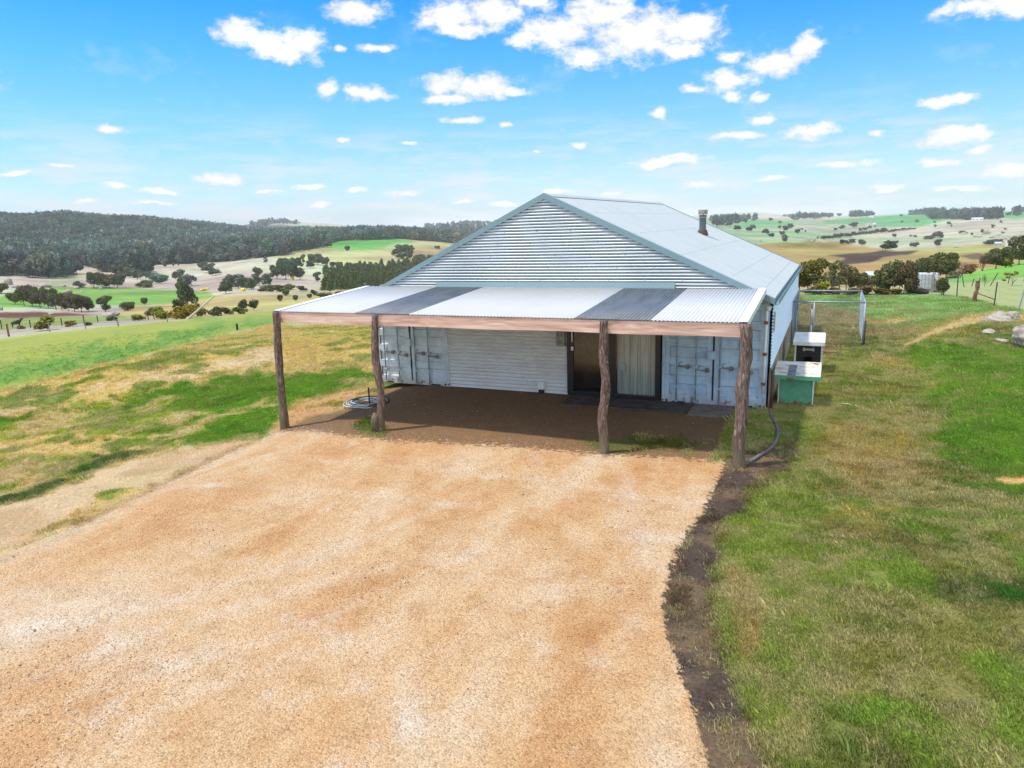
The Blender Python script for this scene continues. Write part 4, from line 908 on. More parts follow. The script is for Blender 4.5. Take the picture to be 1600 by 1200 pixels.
# ------------------------------------------------------------------ the shed
XR, ZR, XE, ZE, XL = -5.42, 5.111, .075, 2.565, -10.915
SL = (ZR-ZE)/(XE-XR); DEP = 12.806
shed = empty('shed', (0, 0, 0), 'pale corrugated iron shed with a wide gable, built over two shipping containers', 'shed')
def ends(z):
    h = (ZR-z)/SL; return max(XR-h, XL), min(XR+h, XE)
corr_x(0, 0, lambda z: ends(z), -.10, amp=.019, n=10, zr=(2.60, ZR-.02)).build('gable_wall', MAT['gable'], shed, True)
MB().prism([(XL+.05, 2.6), (XE-.05, 2.6), (XR, ZR-.1)], -.085, -.05).build('gable_backing', MAT['darkgap'], shed)
bb = corr_x(0, 0, lambda z: (-8.43, -4.905), .03, pitch=.098, amp=.024, n=10, zr=(.015, 2.6)); bb.build('front_wall', MAT['wallfront'], shed, True)
MB().box(-8.43, -2.45, .045, .12, .0, 2.62).build('wall_backing', MAT['darkgap'], shed) if False else None
# roof
y0, y1 = -.125, DEP
rf = corr_slope((XR, y0, ZR), (XR, y1, ZR), (XE, y1, ZE), (XE, y0, ZE), y1-y0)
rf.build('roof_slope', MAT['roof'], shed, True)['label'] = 'right roof slope of pale ribbed iron'
rf = corr_slope((XR, y1, ZR), (XR, y0, ZR), (XL, y0, ZE), (XL, y1, ZE), y1-y0)
rf.build('roof_slope', MAT['roof'], shed, True)['label'] = 'left roof slope'
b = MB(); dz = .10*SL
b.add([(XR-.16, y0-.01, ZR-.16*SL+.022), (XR, y0-.01, ZR+.03), (XR+.16, y0-.01, ZR-.16*SL+.022), (XR-.16, y1, ZR-.16*SL+.022), (XR, y1, ZR+.03), (XR+.16, y1, ZR-.16*SL+.022)], [(0, 1, 4, 3), (1, 2, 5, 4)])
b.build('ridge_cap', MAT['roof'], shed)
# screw lines across the roof
b = MB(); nz = Vector((SL, 0, 1)).normalized()
for h in (1.05, 2.2, 3.35, 4.5, 5.2):
    for i in range(int((y1-y0)/.228)):
        y = y0+.06+i*.228; x = XR+h; z = ZR-h*SL
        b.box(x-.008, x+.008, y-.008, y+.008, z+.006, z+.018)
b.build('roof_screws', MAT['trim'], shed)['kind'] = 'stuff'
b = MB()
for i in range(int(2.5/.3)):
    z = 2.72+i*.305
    a, c = ends(z)
    for j in range(int((c-a)/.9)): x = a+.3+j*.9+(.45 if i % 2 else 0); b.box(x-.012, x+.012, -.118, -.104, z-.01, z+.01)
b.build('wall_screws', MAT['trim'], shed)['kind'] = 'stuff'
for sg, xe in ((1, XE), (-1, XL)):
    for yy, yb in ((y0-.012, y0+.0), (y1, y1+.03)):
        b = MB(); w = .135
        pts = [(XR, ZR+.035), (xe+.02*sg, ZE+.028), (xe+.02*sg, ZE+.028-w), (XR, ZR+.03-w*1.08)]
        b.prism(pts, yy, yb)
        if yy < 0:
            b.prism([(XR, ZR+.036), (xe+.02*sg, ZE+.030), (xe+.02*sg, ZE+.024), (XR, ZR+.030)], yb, yb+.14)
        b.build('barge_board', MAT['trim'], shed)
# flashing over the verandah
b = MB(); b.prism([(-.165, 2.80), (-.125, 2.95), (-.115, 2.95), (-.118, 2.80)], -8.62, -5.4, 0); b.prism([(-.167, 2.801), (-.127, 2.951), (-.117, 2.951), (-.119, 2.801)], -5.42, -2.14, 0)
b.build('flashing', MAT['trim'], shed)
# side wall, its base board and gutter
def side_y(z): return (-.02, DEP-.05)
vs = []; fs = []; z0, z1 = .98, 2.55; k = int((z1-z0)/.076*6)
for i in range(k+1):
    z = z0+(z1-z0)*i/k; o = .015*math.cos(2*math.pi*(z-z0)/.076); vs += [(.065+o, .0, z), (.065+o, DEP-.03, z)]
    if i: fs.append((2*i-2, 2*i-1, 2*i+1, 2*i))
MB().add(vs, fs).build('side_wall', MAT['wallside'], shed, True)
MB().box(.045, .07, .02, DEP-.03, -.05, .985).build('base_board', simple('stained_board', S(196, 180, 148), .85, var=.25, scale=1.6, c2=S(132, 104, 78)), shed)
MB().box(.075, .085, .25, .62, 1.78, 2.22).build('vent_panel', simple('beige_panel', S(206, 200, 180), .7), shed)
vs = [(-.0, 0), (0, -.09), (.11, -.09), (.11, .02), (.104, .02), (.104, -.082), (.006, -.082), (.006, 0)]
MB().prism([(XE+.005+a, ZE-.02+c) for a, c in vs], -.12, DEP, 1).build('gutter', MAT['trim'], shed)
# back wall, left side wall
b = MB(); b.add([(XL+.06, DEP-.04, 0), (XE-.02, DEP-.04, 0), (XE-.02, DEP-.04, ZE), (XR, DEP-.04, ZR-.03), (XL+.06, DEP-.04, ZE)], [(4, 3, 2, 1, 0)]); b.build('back_wall', MAT['wallside'], shed)
MB().box(XL+.01, XL+.04, 0, DEP-.05, -.1, 2.56).build('left_wall', MAT['wallside'], shed)
# flue
fx, fy = -2.82, 7.8; fz = ZR-(fx-XR)*SL
fl = MB().tube([(fx, fy, fz-.1), (fx, fy, fz+.64)], .112, 20).build('flue', simple('dark_flue_metal', (.12, .15, .16), .5, .3), shed, False)
MB().tube([(fx, fy, fz-.04), (fx, fy, fz+.13), (fx, fy, fz+.15)], [.2, .15, .118], 20).build('flue_boot', simple('brown_boot', (.10, .055, .04), .8), fl)
b = MB().tube([(fx, fy, fz+.54), (fx, fy, fz+.57)], .135, 20); b.tube([(fx, fy, fz+.62), (fx, fy, fz+.635)], .12, 20); b.tube([(fx, fy, fz+.66), (fx, fy, fz+.80)], .155, 20)
for i in range(4): a = i*1.57; b.box(fx+.11*math.cos(a)-.01, fx+.11*math.cos(a)+.01, fy+.11*math.sin(a)-.01, fy+.11*math.sin(a)+.01, fz+.55, fz+.67)
b.build('flue_cap', simple('flue_cap_metal', (.40, .33, .29), .6, .2, var=.2), fl)
# sliding door: black frame, dark room behind, curtain
dr = MB(); x0, x1 = -4.90, -2.475
dr.box(x0, x0+.17, -.04, .08, .06, 2.5); dr.box(x1-.13, x1, -.04, .08, .06, 2.5); dr.box(x0+.17, x1-.13, -.04, .08, .0, .12); dr.box(x0+.17, x1-.13, -.04, .08, 2.35, 2.5)
door = dr.build('sliding_door', MAT['black'], shed); door['label'] = 'black framed glass sliding door, left half open dark, right half with striped curtain'
MB().box(-3.78, -3.60, -.03, .05, .121, 2.349).build('door_stile', MAT['black'], door)
MB().box(-4.73, -3.78, .0, .006, .12, 2.35).build('glass_pane', MAT['glass'], door)
MB().box(-3.60, -2.605, -.02, -.014, .12, 2.35).build('glass_pane', MAT['glass'], door)
b = MB(); vs = []; fs = []; k = 150
for i in range(k+1):
    x = -3.60+.99*i/k; y = .075+.035*math.sin(i*.62)+.02*math.sin(i*.23+1); vs += [(x, y, .10), (x, y, 2.36)]
    if i: fs.append((2*i-2, 2*i, 2*i+1, 2*i-1))
b.add(vs, fs).build('curtain', MAT['curtain'], door, True)
MB().box(-4.76, -4.735, -.062, -.041, 1.42, 1.78).box(-4.78, -4.715, -.05, -.0405, 1.2, 1.30).build('handle', MAT['whitepaint'], door)
bevel(MB().box(-3.46, -3.35, -.05, -.021, .75, .93).build('latch_cover', simple('pale_latch', S(190, 220, 228), .5), door))
b = MB(); b.box(-4.9, -2.46, .9, .95, 0, 2.6); b.box(-4.9, -4.85, .08, .9, 0, 2.6); b.box(-2.50, -2.46, .08, .9, 0, 2.6)
b.build('door_recess', simple('dark_room', (.07, .045, .03), .9), door)
MB().box(-4.9, -2.46, .08, .95, -.02, .02).build('door_floor', simple('dark_floor', (.05, .035, .03), .6), door)
# door pelmet closing the wall above
MB().box(-4.9, -2.46, .0, .04, 2.5, 2.62).build('door_head', MAT['black'], shed)
# meter box and wall vent
mbx = bevel(MB().box(-5.17, -4.95, -.10, .02, 1.30, 1.75).build('meter_box', simple('beige_box', S(196, 196, 186), .6), shed))
MB().box(-5.14, -5.07, -.108, -.1005, 1.56, 1.70).box(-5.05, -4.98, -.108, -.1005, 1.56, 1.70).box(-5.13, -4.99, -.108, -.1005, 1.35, 1.46).build('meter_window', simple('meter_glass', S(150, 156, 152), .3), mbx)
vt = bevel(MB().box(-5.72, -5.54, -.09, .02, .12, .33).build('wall_vent', MAT['whitepaint'], shed)); MB().box(-5.70, -5.56, -.075, .0, .02, .118).build('vent_mouth', MAT['darkgap'], vt)  # vent mouth is a solid dark block standing in for shade inside
# white corner downpipe with rusty clips
dp = MB().tube([(-.055, -.115, 2.32), (-.06, -.115, 1.2), (-.06, -.115, .38)], .028, 12).build('downpipe', MAT['whitepaint'], shed, True)
b = MB()
for z in (2.05, 1.32, .62): b.box(-.11, -.02, -.15, -.08, z-.035, z+.035)
b.build('clip', MAT['rust'], dp)
MB().tube([(-.02, -.1, 2.32), (-.02, -.1, 2.42)], [.04, .07], 12).build('rain_head', MAT['whitepaint'], dp)
mp_ = MB().tube([(.13, -.10, .96), (.135, -.11, .5), (.12, -.14, 0.0)], .040, 12).build('lower_downpipe', MAT['maroon'], shed, True)

# ------------------------------------------------------------------ the two containers
def container(xc, cm, label, loc_hinge):
    e = empty('shipping_container', (xc, 0, 0), label, 'container', 'shipping containers under the shed roof')
    w = 1.219; b = MB()
    b.box(-w, -w+.07, .0, .16, .0, 2.59); b.box(w-.07, w, .0, .16, .0, 2.59)
    b.box(-w+.07, w-.07, .02, .16, 2.47, 2.59); b.box(-w+.07, w-.07, .02, .16, .0, .13)
    b.build('door_frame', cm, e)
    b = MB(); b.box(-w+.03, w-.03, .17, 12.19, .03, 2.55); b.build('body', cm, e)
    b = MB()
    for s in (-1, 1):
        b.box(s*(w-.09)-.09, s*(w-.09)+.09, -.014, .15, -.0, .115)
    b.build('corner_casting', cm, e)
    b = MB()
    for s in (-1, 1):
        b.tube([(s*(w-.12), -.016, .055), (s*(w-.12), .0, .055)], .032, 12); b.tube([(s*(w-.03), -.017, .055), (s*(w-.03), -.0, .055)], .02, 10)
    b.box(-.95, -.66, -.003, .03, .012, .045); b.box(.62, .92, -.003, .03, .012, .045)
    b.build('casting_hole', MAT['darkgap'], e)  # dark discs and slots on the surface, shade of the holes put into colour
    for s in (-1, 1):
        x0, x1 = (-w+.075, -.022) if s < 0 else (.022, w-.075)
        d = MB(); z0, z1 = .11, 2.46
        # vertical profile with recessed horizontal panels
        rec = [(z0, 0)]
        for k in range(5):
            zc = z0+.22+k*.455; rec += [(zc-.11, 0), (zc-.085, .035), (zc+.135, .035), (zc+.16, 0)]
        rec += [(z1, 0)]
        vs = []; fs = []
        xa, xb = x0+.11, x1-.11
        for i, (z, yv) in enumerate(rec):
            vs += [(xa, .012+yv, z), (xb, .012+yv, z)]
            if i: fs.append((2*i-2, 2*i-1, 2*i+1, 2*i))
        d.add(vs, fs)
        for i in range(1, len(rec)-1):
            pass
        # returns at the sides of the recesses
        for (xx) in (xa, xb):
            vv = [(xx, .012, z) for z, _ in rec]+[(xx, .012+yv, z) for z, yv in rec]; n_ = len(rec)
            d.add(vv, [(i, i+1, n_+i+1, n_+i) for i in range(n_-1)])
        d.box(x0, xa, .010, .06, z0, z1); d.box(xb, x1, .010, .06, z0, z1)
        dd = d.build('door', cm, e)
        q = MB()
        for z in (.32, .95, 1.6, 2.25):
            xx = x0 if s < 0 else x1
            q.box(min(xx, xx-s*.10), max(xx, xx-s*.10), -.012, .010, z-.05, z+.05); q.tube([(xx+s*.008, -.012, z-.06), (xx+s*.008, -.012, z+.06)], .014, 8)
        q.build('hinge', cm, dd)
        for j in (0, 1):
            xr = (-.86, -.40)[j] if s < 0 else (.16, .60)[j]
            ro = MB().tube([(xr, -.035, .03), (xr, -.035, 2.52)], .018, 10).build('lock_rod', simple('rod_paint_%d%d' % (s, j), S(190, 206, 216), .5, .3, var=.2, scale=5), e, True)
            q = MB()
            for z in (.06, .42, .93, 1.75, 2.47): q.box(xr-.035, xr+.035, -.052, .011, z-.025, z+.025)
            q.build('rod_bracket', cm, ro)
            q = MB(); zh = .93 if j == 0 else .86
            q.tube([(xr, -.055, zh), (xr+.16, -.065, zh-.01), (xr+.34, -.055, zh-.015)], .012, 8); q.box(xr+.22, xr+.30, -.05, .011, zh-.06, zh+.04)
            q.tube([(xr+.05, -.05, zh), (xr+.08, -.06, zh+.10), (xr+.14, -.055, zh+.11)], .009, 6)
            q.build('handle', simple('handle_metal_%d%d' % (s, j), (.25, .24, .24), .6, .3, var=.4), ro)
    MB().box(-.018, .018, .0, .03, .11, 2.46).build('door_gasket', MAT['darkgap'], e)
    q = MB(); q.box(-.13, .05, -.07, .008, 1.13, 1.32); o = q.build('lock_box', cm, e); bevel(o)
    q = MB().box(-.02, .02, -.012, -.001, 1.5, 1.75).box(-.02, .02, -.012, -.001, .5, .72); q.build('gasket_guard', MAT['darkgap'], e)
    return e
container(-1.219, MAT['contB'], 'pale blue shipping container with ribbed doors at the right end of the front wall', 1)
container(-9.645, MAT['contW'], 'greyish white shipping container with rusty door handles at the left end of the front wall', -1)

# ------------------------------------------------------------------ verandah
ver = empty('verandah', (0, 0, 0), 'lean-to verandah with striped pale and grey iron roof on four crooked bush poles', 'verandah')
zf, zb, yf, yb = 2.552, 2.812, -3.915, -.13
bands = [(-10.915, -8.61, 'whitetin', 'pale roof sheet at the left end'), (-8.61, -7.15, 'darktin', 'dark grey roof sheet left of centre'), (-7.15, -3.365, 'whitetin', 'wide pale roof sheet in the middle'), (-3.365, -1.85, 'darktin', 'dark grey roof sheet right of centre'), (-1.85, -.10, 'whitetin', 'pale roof sheet at the right end')]
for a, c, mm, lb in bands:
    sh = corr_slope((c, yf, zf), (a, yf, zf), (a, yb, zb), (c, yb, zb), c-a, .0762, .010, 8)
    o = sh.build('roof_sheet', MAT[mm], ver, True); o['label'] = lb
    md = o.modifiers.new('thick', 'SOLIDIFY'); md.thickness = .003
for xx in (-10.93, -.09):
    s = 1 if xx > -5 else -1
    b = MB(); zo = .016
    P_ = lambda x, y, z: (x, y, z)
    i0 = xx-s*.16
    b.add([(i0, yf-.01, zf+zo), (xx, yf-.01, zf+zo), (xx, yb, zb+zo), (i0, yb, zb+zo), (xx, yf-.01, zf-.10), (xx, yb, zb-.10), (xx+s*.006, yf-.01, zf+zo+.004), (xx+s*.006, yb, zb+zo+.004), (xx+s*.006, yf-.01, zf-.10), (xx+s*.006, yb, zb-.10), (i0, yf-.01, zf+zo+.005), (i0, yb, zb+zo+.005)],
          [(0, 1, 2, 3), (1, 4, 5, 2), (10, 6, 7, 11), (6, 8, 9, 7), (4, 8, 9, 5), (0, 10, 11, 3)])
    b.build('edge_flashing', MAT['whitepaint'], ver)
b = MB()
def beam_seg(xa, xb, z0, z1, n=24):
    vs = []; fs = []; r_ = random.Random(2)
    for i in range(n+1):
        x = xa+(xb-xa)*i/n; d = .006*math.sin(i*.9)+r_.uniform(-.004, .004)
        vs += [(x, -3.90, z0+d), (x, -3.90, z1), (x, -3.83, z1), (x, -3.83, z0+d)]
        if i:
            o = 4*(i-1)
            for q in range(4): fs.append((o+q, o+4+q, o+4+(q+1) % 4, o+(q+1) % 4))
    fs += [(0, 1, 2, 3), (4*n+3, 4*n+2, 4*n+1, 4*n)]
    return vs, fs
b.add(*beam_seg(-10.80, -.12, 2.285, 2.535)); b.build('beam', MAT['beam'], ver)
b = MB(); b.box(-10.86, -.14, -2.0, -1.95, 2.55, 2.655); b.box(-10.86, -.14, -.25, -.20, 2.60, 2.76); b.build('purlin', MAT['redwood'], ver)
for x in (-10.83, -8.15, -5.45, -2.78, -.17):
    b = MB(); b.prism([(-3.82, 2.40), (-3.82, 2.53), (-.2, 2.785), (-.2, 2.655)], x-.025, x+.025, 0)
    vv = b.v; b.build('rafter', MAT['redwood'], ver)
def post(xt, xb_, ybs, sways, r0, seed):
    rs = np.random.default_rng(seed); z0 = hz(xb_, ybs)-.12; z1 = 2.535; n = 44; m = 18; vs = []; fs = []
    for i in range(n+1):
        t = i/n; z = z0+(z1-z0)*t; cx = xb_+(xt-xb_)*t; cy = ybs+(-4.0-ybs)*t
        for (tt, amp, wd) in sways: cx += .75*amp*math.exp(-((t-tt)/wd)**2)
        rr = r0*(1.12-.22*t+.16*math.exp(-(t/.06)**2)+.05*math.sin(t*9+seed))
        for k in range(m):
            a = 2*math.pi*k/m
            nz_ = float(vnoise(np.array([a*2.2+seed*5]), np.array([t*14.]), seed)[0]-.5)*.30+float(vnoise(np.array([a*5.+seed]), np.array([t*5.]), seed+3)[0]-.5)*.22
            q = rr*(1+nz_*(1 if k else 1)); vs.append((cx+q*math.cos(a), cy+q*math.sin(a)*.92, z))
    for i in range(n):
        for k in range(m): fs.append((i*m+k, i*m+(k+1) % m, (i+1)*m+(k+1) % m, (i+1)*m+k))
    fs.append(tuple(n*m+k for k in range(m))); b = MB().add(vs, fs)
    o = b.build('post', MAT['post'], ver, True); return o
post(-10.80, -10.90, -3.98, [(.5, -.03, .3), (.85, .03, .1)], .094, 1)['label'] = 'leftmost bush pole, reddish bark'
post(-7.96, -7.98, -4.10, [(.35, .07, .18), (.62, -.05, .2), (.8, -.04, .15)], .085, 2)['label'] = 'second bush pole, bowed, with a stump collar'
post(-2.72, -2.70, -4.06, [(.55, .05, .14), (.78, -.03, .1), (.3, -.04, .12)], .088, 3)['label'] = 'third bush pole beside the sliding door'
post(-.10, -.09, -4.12, [(.8, .04, .12), (.5, -.03, .15), (.2, -.06, .15)], .104, 4)['label'] = 'thickest bush pole at the right corner'
b = MB(); z_ = hz(-8.05, -4.16); b.tube([(-8.07, -4.16, z_-.05), (-8.06, -4.17, z_+.3), (-8.05, -4.16, z_+.42)], [.10, .09, .05], 12); b.build('post_stump', MAT['post'], ver, True)

# ------------------------------------------------------------------ paving by the doors
o = MB().box(-4.75, -1.66, -.98, -.02, -.06, .025).build('door_paving', MAT['mat']); tag(o, 'dark paving in front of the sliding door', 'paving', kind='structure')
o = MB().box(-1.62, .02, -1.05, -.02, -.06, .018).build('corner_paving', MAT['slab']); tag(o, 'brown concrete paving in front of the blue container', 'paving', kind='structure')

# ------------------------------------------------------------------ hose coil and picket by the second pole
hx, hy = -10.0, -1.9
b = MB(); r_ = random.Random(4)
for k in range(7):
    R0 = .26+.045*k; ox, oy = r_.uniform(-.04, .04), r_.uniform(-.04, .04)
    b.tube([(ox+R0*math.cos(a)*1.15, oy+R0*math.sin(a), .03+.02*(k % 3)+.012*math.sin(a*3+k)) for a in np.linspace(0, 6.2832, 40)], .014, 6, cap=False)
o = b.build('garden_hose', MAT['hosewhite'], None, True, loc=(hx+.1, hy, hz(hx, hy)+.02)); tag(o, 'coiled pale hose lying on the ground behind the second bush pole', 'hose')
b = MB()
for k in range(4):
    R0 = .3+.07*k; b.tube([(R0*math.cos(a)*1.15, .05+R0*math.sin(a), .06+.015*math.sin(a*2+k)) for a in np.linspace(0, 6.2832, 40)], .012, 6, cap=False)
o = b.build('black_poly_pipe', MAT['darkgap'], None, True, loc=(hx+.18, hy, hz(hx, hy)+.03)); tag(o, 'coil of thin black poly pipe lying over the pale hose', 'pipe')
b = MB(); b.prism([(-.022, -.006), (.022, -.006), (.006, .006), (.004, .03), (-.004, .03), (-.006, .006)], -.25, .50, 2)
o = b.build('steel_picket', MAT['steelpost'], None, loc=(-9.66, -2.12, hz(-9.66, -2.12))); tag(o, 'short dark steel picket standing in the coiled hose', 'picket')
# flexible drain on the ground by the right pole
b = MB(); pts = [(.12, -.14, .02), (.16, -.6, .0), (.34, -1.4, 0), (.42, -2.2, 0), (.36, -2.9, 0), (.18, -3.45, 0), (.05, -3.85, 0), (-.02, -4.0, 0)]
def smooth(pts, n=8):
    P = [Vector(p) for p in pts]; out = []
    for i in range(len(P)-1):
        a, b_, c, d = P[max(i-1, 0)], P[i], P[i+1], P[min(i+2, len(P)-1)]
        for k in range(n):
            t = k/n; out.append(.5*((2*b_)+(-a+c)*t+(2*a-5*b_+4*c-d)*t*t+(-a+3*b_-3*c+d)*t**3))
    return out+[P[-1]]
pts = [Vector((p.x, p.y, hz(p.x, p.y)+.03)) for p in smooth(pts, 20)]
b.tube(pts, [.033+.006*math.sin(i*1.9) for i in range(len(pts))], 10)
o = b.build('drain_hose', MAT['drain'], None, True); tag(o, 'grey ribbed drain hose curving over the mud to the right pole', 'hose')

# ------------------------------------------------------------------ green bin
bn = empty('storage_bin', (.62, .98, hz(.62, .98)), 'old green wooden bin with a peeling white lid beside the shed wall', 'bin')
bevel(MB().box(-.37, .36, -.42, .46, .03, .70).build('box', MAT['green'], bn), .006)
b = MB(); b.box(.362, .385, -.44, .46, .0, .70); b.box(-.39, -.372, -.44, .46, .0, .70); b.build('side_board', MAT['whitepaint'], bn)
b = MB(); b.prism([(-.62, .705), (-.62, .745), (.62, .865), (.62, .825)], -.50, .52, 0); ld = b.build('lid', MAT['lid'], bn)
b = MB(); b.prism([(-.63, .655), (-.63, .748), (-.60, .748), (-.60, .655)], -.505, .525, 0); b.build('lid_edge', MAT['green'], ld)
b = MB(); b.prism([(-.621, .7475), (-.621, .751), (.3, .840), (.3, .8365)], -.20, -.02, 0); b.build('strap', simple('grey_strap', S(150, 146, 150), .6, var=.3), ld)
MB().box(-.2, -.06, -.645, -.631, .66, .70).build('hasp', MAT['rust'], ld)
b = MB(); b.box(-.33, -.30, -.40, -.37, -.1, .03); b.box(.28, .31, -.40, -.37, -.1, .03); b.build('foot', MAT['greywood'], bn)
# loose stick on the lid and timber behind
o = MB().tube([(.0, 0, 0), (.12, -.10, .01)], .012, 6).build('stick', MAT['redwood'], None, loc=(.96, 1.42, hz(.62, .98)+.865)); tag(o, 'short dark stick lying on the back corner of the green bin lid', 'stick')

# ------------------------------------------------------------------ dog kennel with a bone plaque
kx, ky = .76, 4.6; kn = empty('dog_kennel', (kx, ky, hz(kx, ky)), 'dark dog kennel with white frame and roof and a bone plaque over its arched door', 'kennel')
W = .37; b = MB()
b.box(-W+.04, -W+.05, .02, .9, .05, .82); b.box(W-.05, W-.04, .02, .9, .05, .82); b.box(-W+.05, W-.05, .88, .9, .05, .82); b.box(-W+.05, W-.05, .02, .88, .05, .07)
b.build('body', simple('kennel_grey', (.05, .045, .055), .7), kn)
# front with arched opening
vs = []; seg = 14; arch = [(-.13, .05), (-.13, .34)]+[(.13*math.cos(a), .34+.13*math.sin(a)) for a in np.linspace(math.pi, 0, seg)][1:-1]+[(.13, .34), (.13, .05)]
b = MB(); bd = [(-W+.05, .05), (-W+.05, .82), (W-.05, .82), (W-.05, .05)]
n = len(arch); pts = arch; out = []
for (x, z) in arch:
    t = (x+.13)/.26; out.append((-W+.05+(2*W-.1)*t, .82 if 0 < arch.index((x, z)) < n-1 else z))
out[0] = (-W+.05, .05); out[-1] = (W-.05, .05)
V = [(x, 0, z) for x, z in arch]+[(x, 0, z) for x, z in out]
b.add(V, [(i, i+1, n+i+1, n+i) for i in range(n-1)]); 
V2 = [(x, 0, z) for x, z in arch]+[(x, .015, z) for x, z in arch]; b.add(V2, [(i, n+i, n+i+1, i+1) for i in range(n-1)])
b.build('front', simple('kennel_black', (.018, .014, .02), .6), kn)
b = MB()
for s in (-1, 1): b.box(s*(W-.02)-.022, s*(W-.02)+.022, -.02, .03, .0, .84)
b.box(-W+.0425, W-.0425, -.02, .0, .80, .84); b.build('frame', MAT['whitepaint'], kn)
b = MB(); b.prism([(-.14, .86), (-.14, .90), (.98, 1.02), (.98, .98)], -W-.05, W+.05, 0); b.prism([(-.15, .80), (-.15, .905), (-.142, .905), (-.142, .80)], -W-.05, W+.05, 0)
b.build('roof', simple('kennel_roof_paint', (.74, .72, .70), .6, var=.12, scale=4), kn)
b = MB(); b.box(-.115, .115, -.018, -.004, .645, .695)
for s in (-1, 1):
    for dzz in (-.024, .024): b.tube([(s*.125, -.0185, .67+dzz), (s*.125, -.0035, .67+dzz)], .030, 14)
b.build('bone_plaque', simple('bone_cream', S(222, 222, 200), .5, var=.05), kn)

# ------------------------------------------------------------------ mesh dog run
cg = empty('dog_run', (1.17, 11.1, 0), 'open galvanised pipe dog run with chain mesh sides and a gate', 'dog run')
def hh(x, y): return hz(x, y)
cx0, cx1, cy0, cy1, ct = .10-1.17, 2.31-1.17, 9.06-11.1, 13.13-11.1, 1.55
def pipe(b, a, c, r=.027): return b.tube([a, c], r, 8)
for (x, y) in ((cx0, cy0), (cx1, cy0), (cx0, cy1), (cx1, cy1)):
    pipe(MB(), (x, y, -.15), (x, y, ct)).build('post', MAT['galv'], cg, True)
b = MB(); pipe(b, (cx0, cy0, ct), (cx1, cy0, ct)); pipe(b, (cx0, cy1, ct), (cx1, cy1, ct)); pipe(b, (cx0, cy0, ct), (cx0, cy1, ct)); pipe(b, (cx1, cy0, ct), (cx1, cy1, ct))
b.build('top_rail', MAT['galv'], cg, True)
b = MB(); pipe(b, (cx0+.12, cy0, .05), (cx0+.12, cy0, ct-.25)); b.tube([(cx0+.12, cy0, ct-.25), (cx0+.16, cy0, ct-.12), (cx0+.25, cy0, ct-.06), (cx0+.48, cy0, ct-.06), (cx0+.57, cy0, ct-.12), (cx0+.60, cy0, ct-.25)], .018, 8); pipe(b, (cx0+.60, cy0, .05), (cx0+.60, cy0, ct-.25)); pipe(b, (cx0+.12, cy0, .08), (cx0+.60, cy0, .08), .015); pipe(b, (cx0+.12, cy0, .7), (cx0+.60, cy0, .7), .012)
b.build('gate', MAT['galv'], cg, True); pipe(MB(), (cx0+.66, cy0, -.1), (cx0+.66, cy0, ct)).build('gate_post', MAT['galv'], cg, True)
pipe(MB(), (cx1+.05, cy0-.03, -.25), (cx1+.05, cy0-.03, .95), .024).build('gate_post', MAT['steelpost'], cg, True)
MB().tube([(cx0+.60, cy0-.03, .45), (cx0+.60, cy0-.03, .75)], .03, 8).build('latch', MAT['whitepaint'], cg)
b = MB(); t_ = .0018
def mesh_wall(p, q, z0, z1, step=.075):
    p = Vector(p); q = Vector(q); L = (q-p).length; d = (q-p).normalized(); H = z1-z0; nrm = Vector((-d.y, d.x, 0))*t_
    k = int((L+H)/step)
    for s in (1, -1):
        for i in range(k):
            o = i*step
            if s > 0: a0 = max(o-H, 0); za = z0+H-(o-a0) if o > H else z0+H-(o-0); a1 = min(o, L); zb_ = z1-(o-a1); A_ = (a0, z1-(o-a0)); B_ = (a1, zb_)
            else: a0 = max(o-H, 0); a1 = min(o, L); A_ = (a0, z0+(o-a0)); B_ = (a1, z0+(o-a1))
            P1 = p+d*A_[0]; P2 = p+d*B_[0]; z1_ = min(max(A_[1], z0), z1); z2_ = min(max(B_[1], z0), z1)
            up_ = Vector((0, 0, t_)); a_ = Vector((P1.x, P1.y, z1_)); b2 = Vector((P2.x, P2.y, z2_))
            b.add([a_+up_, b2+up_, b2-up_+nrm*0, a_-up_], [(0, 1, 2, 3)]); b.add([a_+nrm, b2+nrm, b2-nrm, a_-nrm], [(0, 1, 2, 3)])
mesh_wall((cx0+.66, cy0, 0), (cx1, cy0, 0), .02, ct); mesh_wall((cx1, cy0, 0), (cx1, cy1, 0), .02, ct); mesh_wall((cx0, cy1, 0), (cx1, cy1, 0), .02, ct); mesh_wall((cx0+.12, cy0, 0), (cx0+.6, cy0, 0), .08, ct-.1); mesh_wall((cx0, cy0, 0), (cx0, cy1, 0), .02, ct)
b.build('chain_mesh', MAT['galv'], cg)
bevel(MB().box(-.22, .22, -.12, .12, 0, .06).build('red_plank', MAT['redwood'], None, loc=(.98+.35, 7.9, hz(1.3, 7.9)))); tag(bpy.data.objects['red_plank'], 'small reddish plank lying on the grass in front of the dog run', 'plank')
o = MB().tube([(0, 0, .01), (.22, -.07, .03), (.30, -.10, .02)], [.012, .018, .008], 6).build('stick', simple('pale_stick_wood', (.45, .36, .28), .9), None, True, loc=(1.55, .9, hz(1.55, .9)+.02)); tag(o, 'pale broken stick on the grass right of the green bin', 'stick')

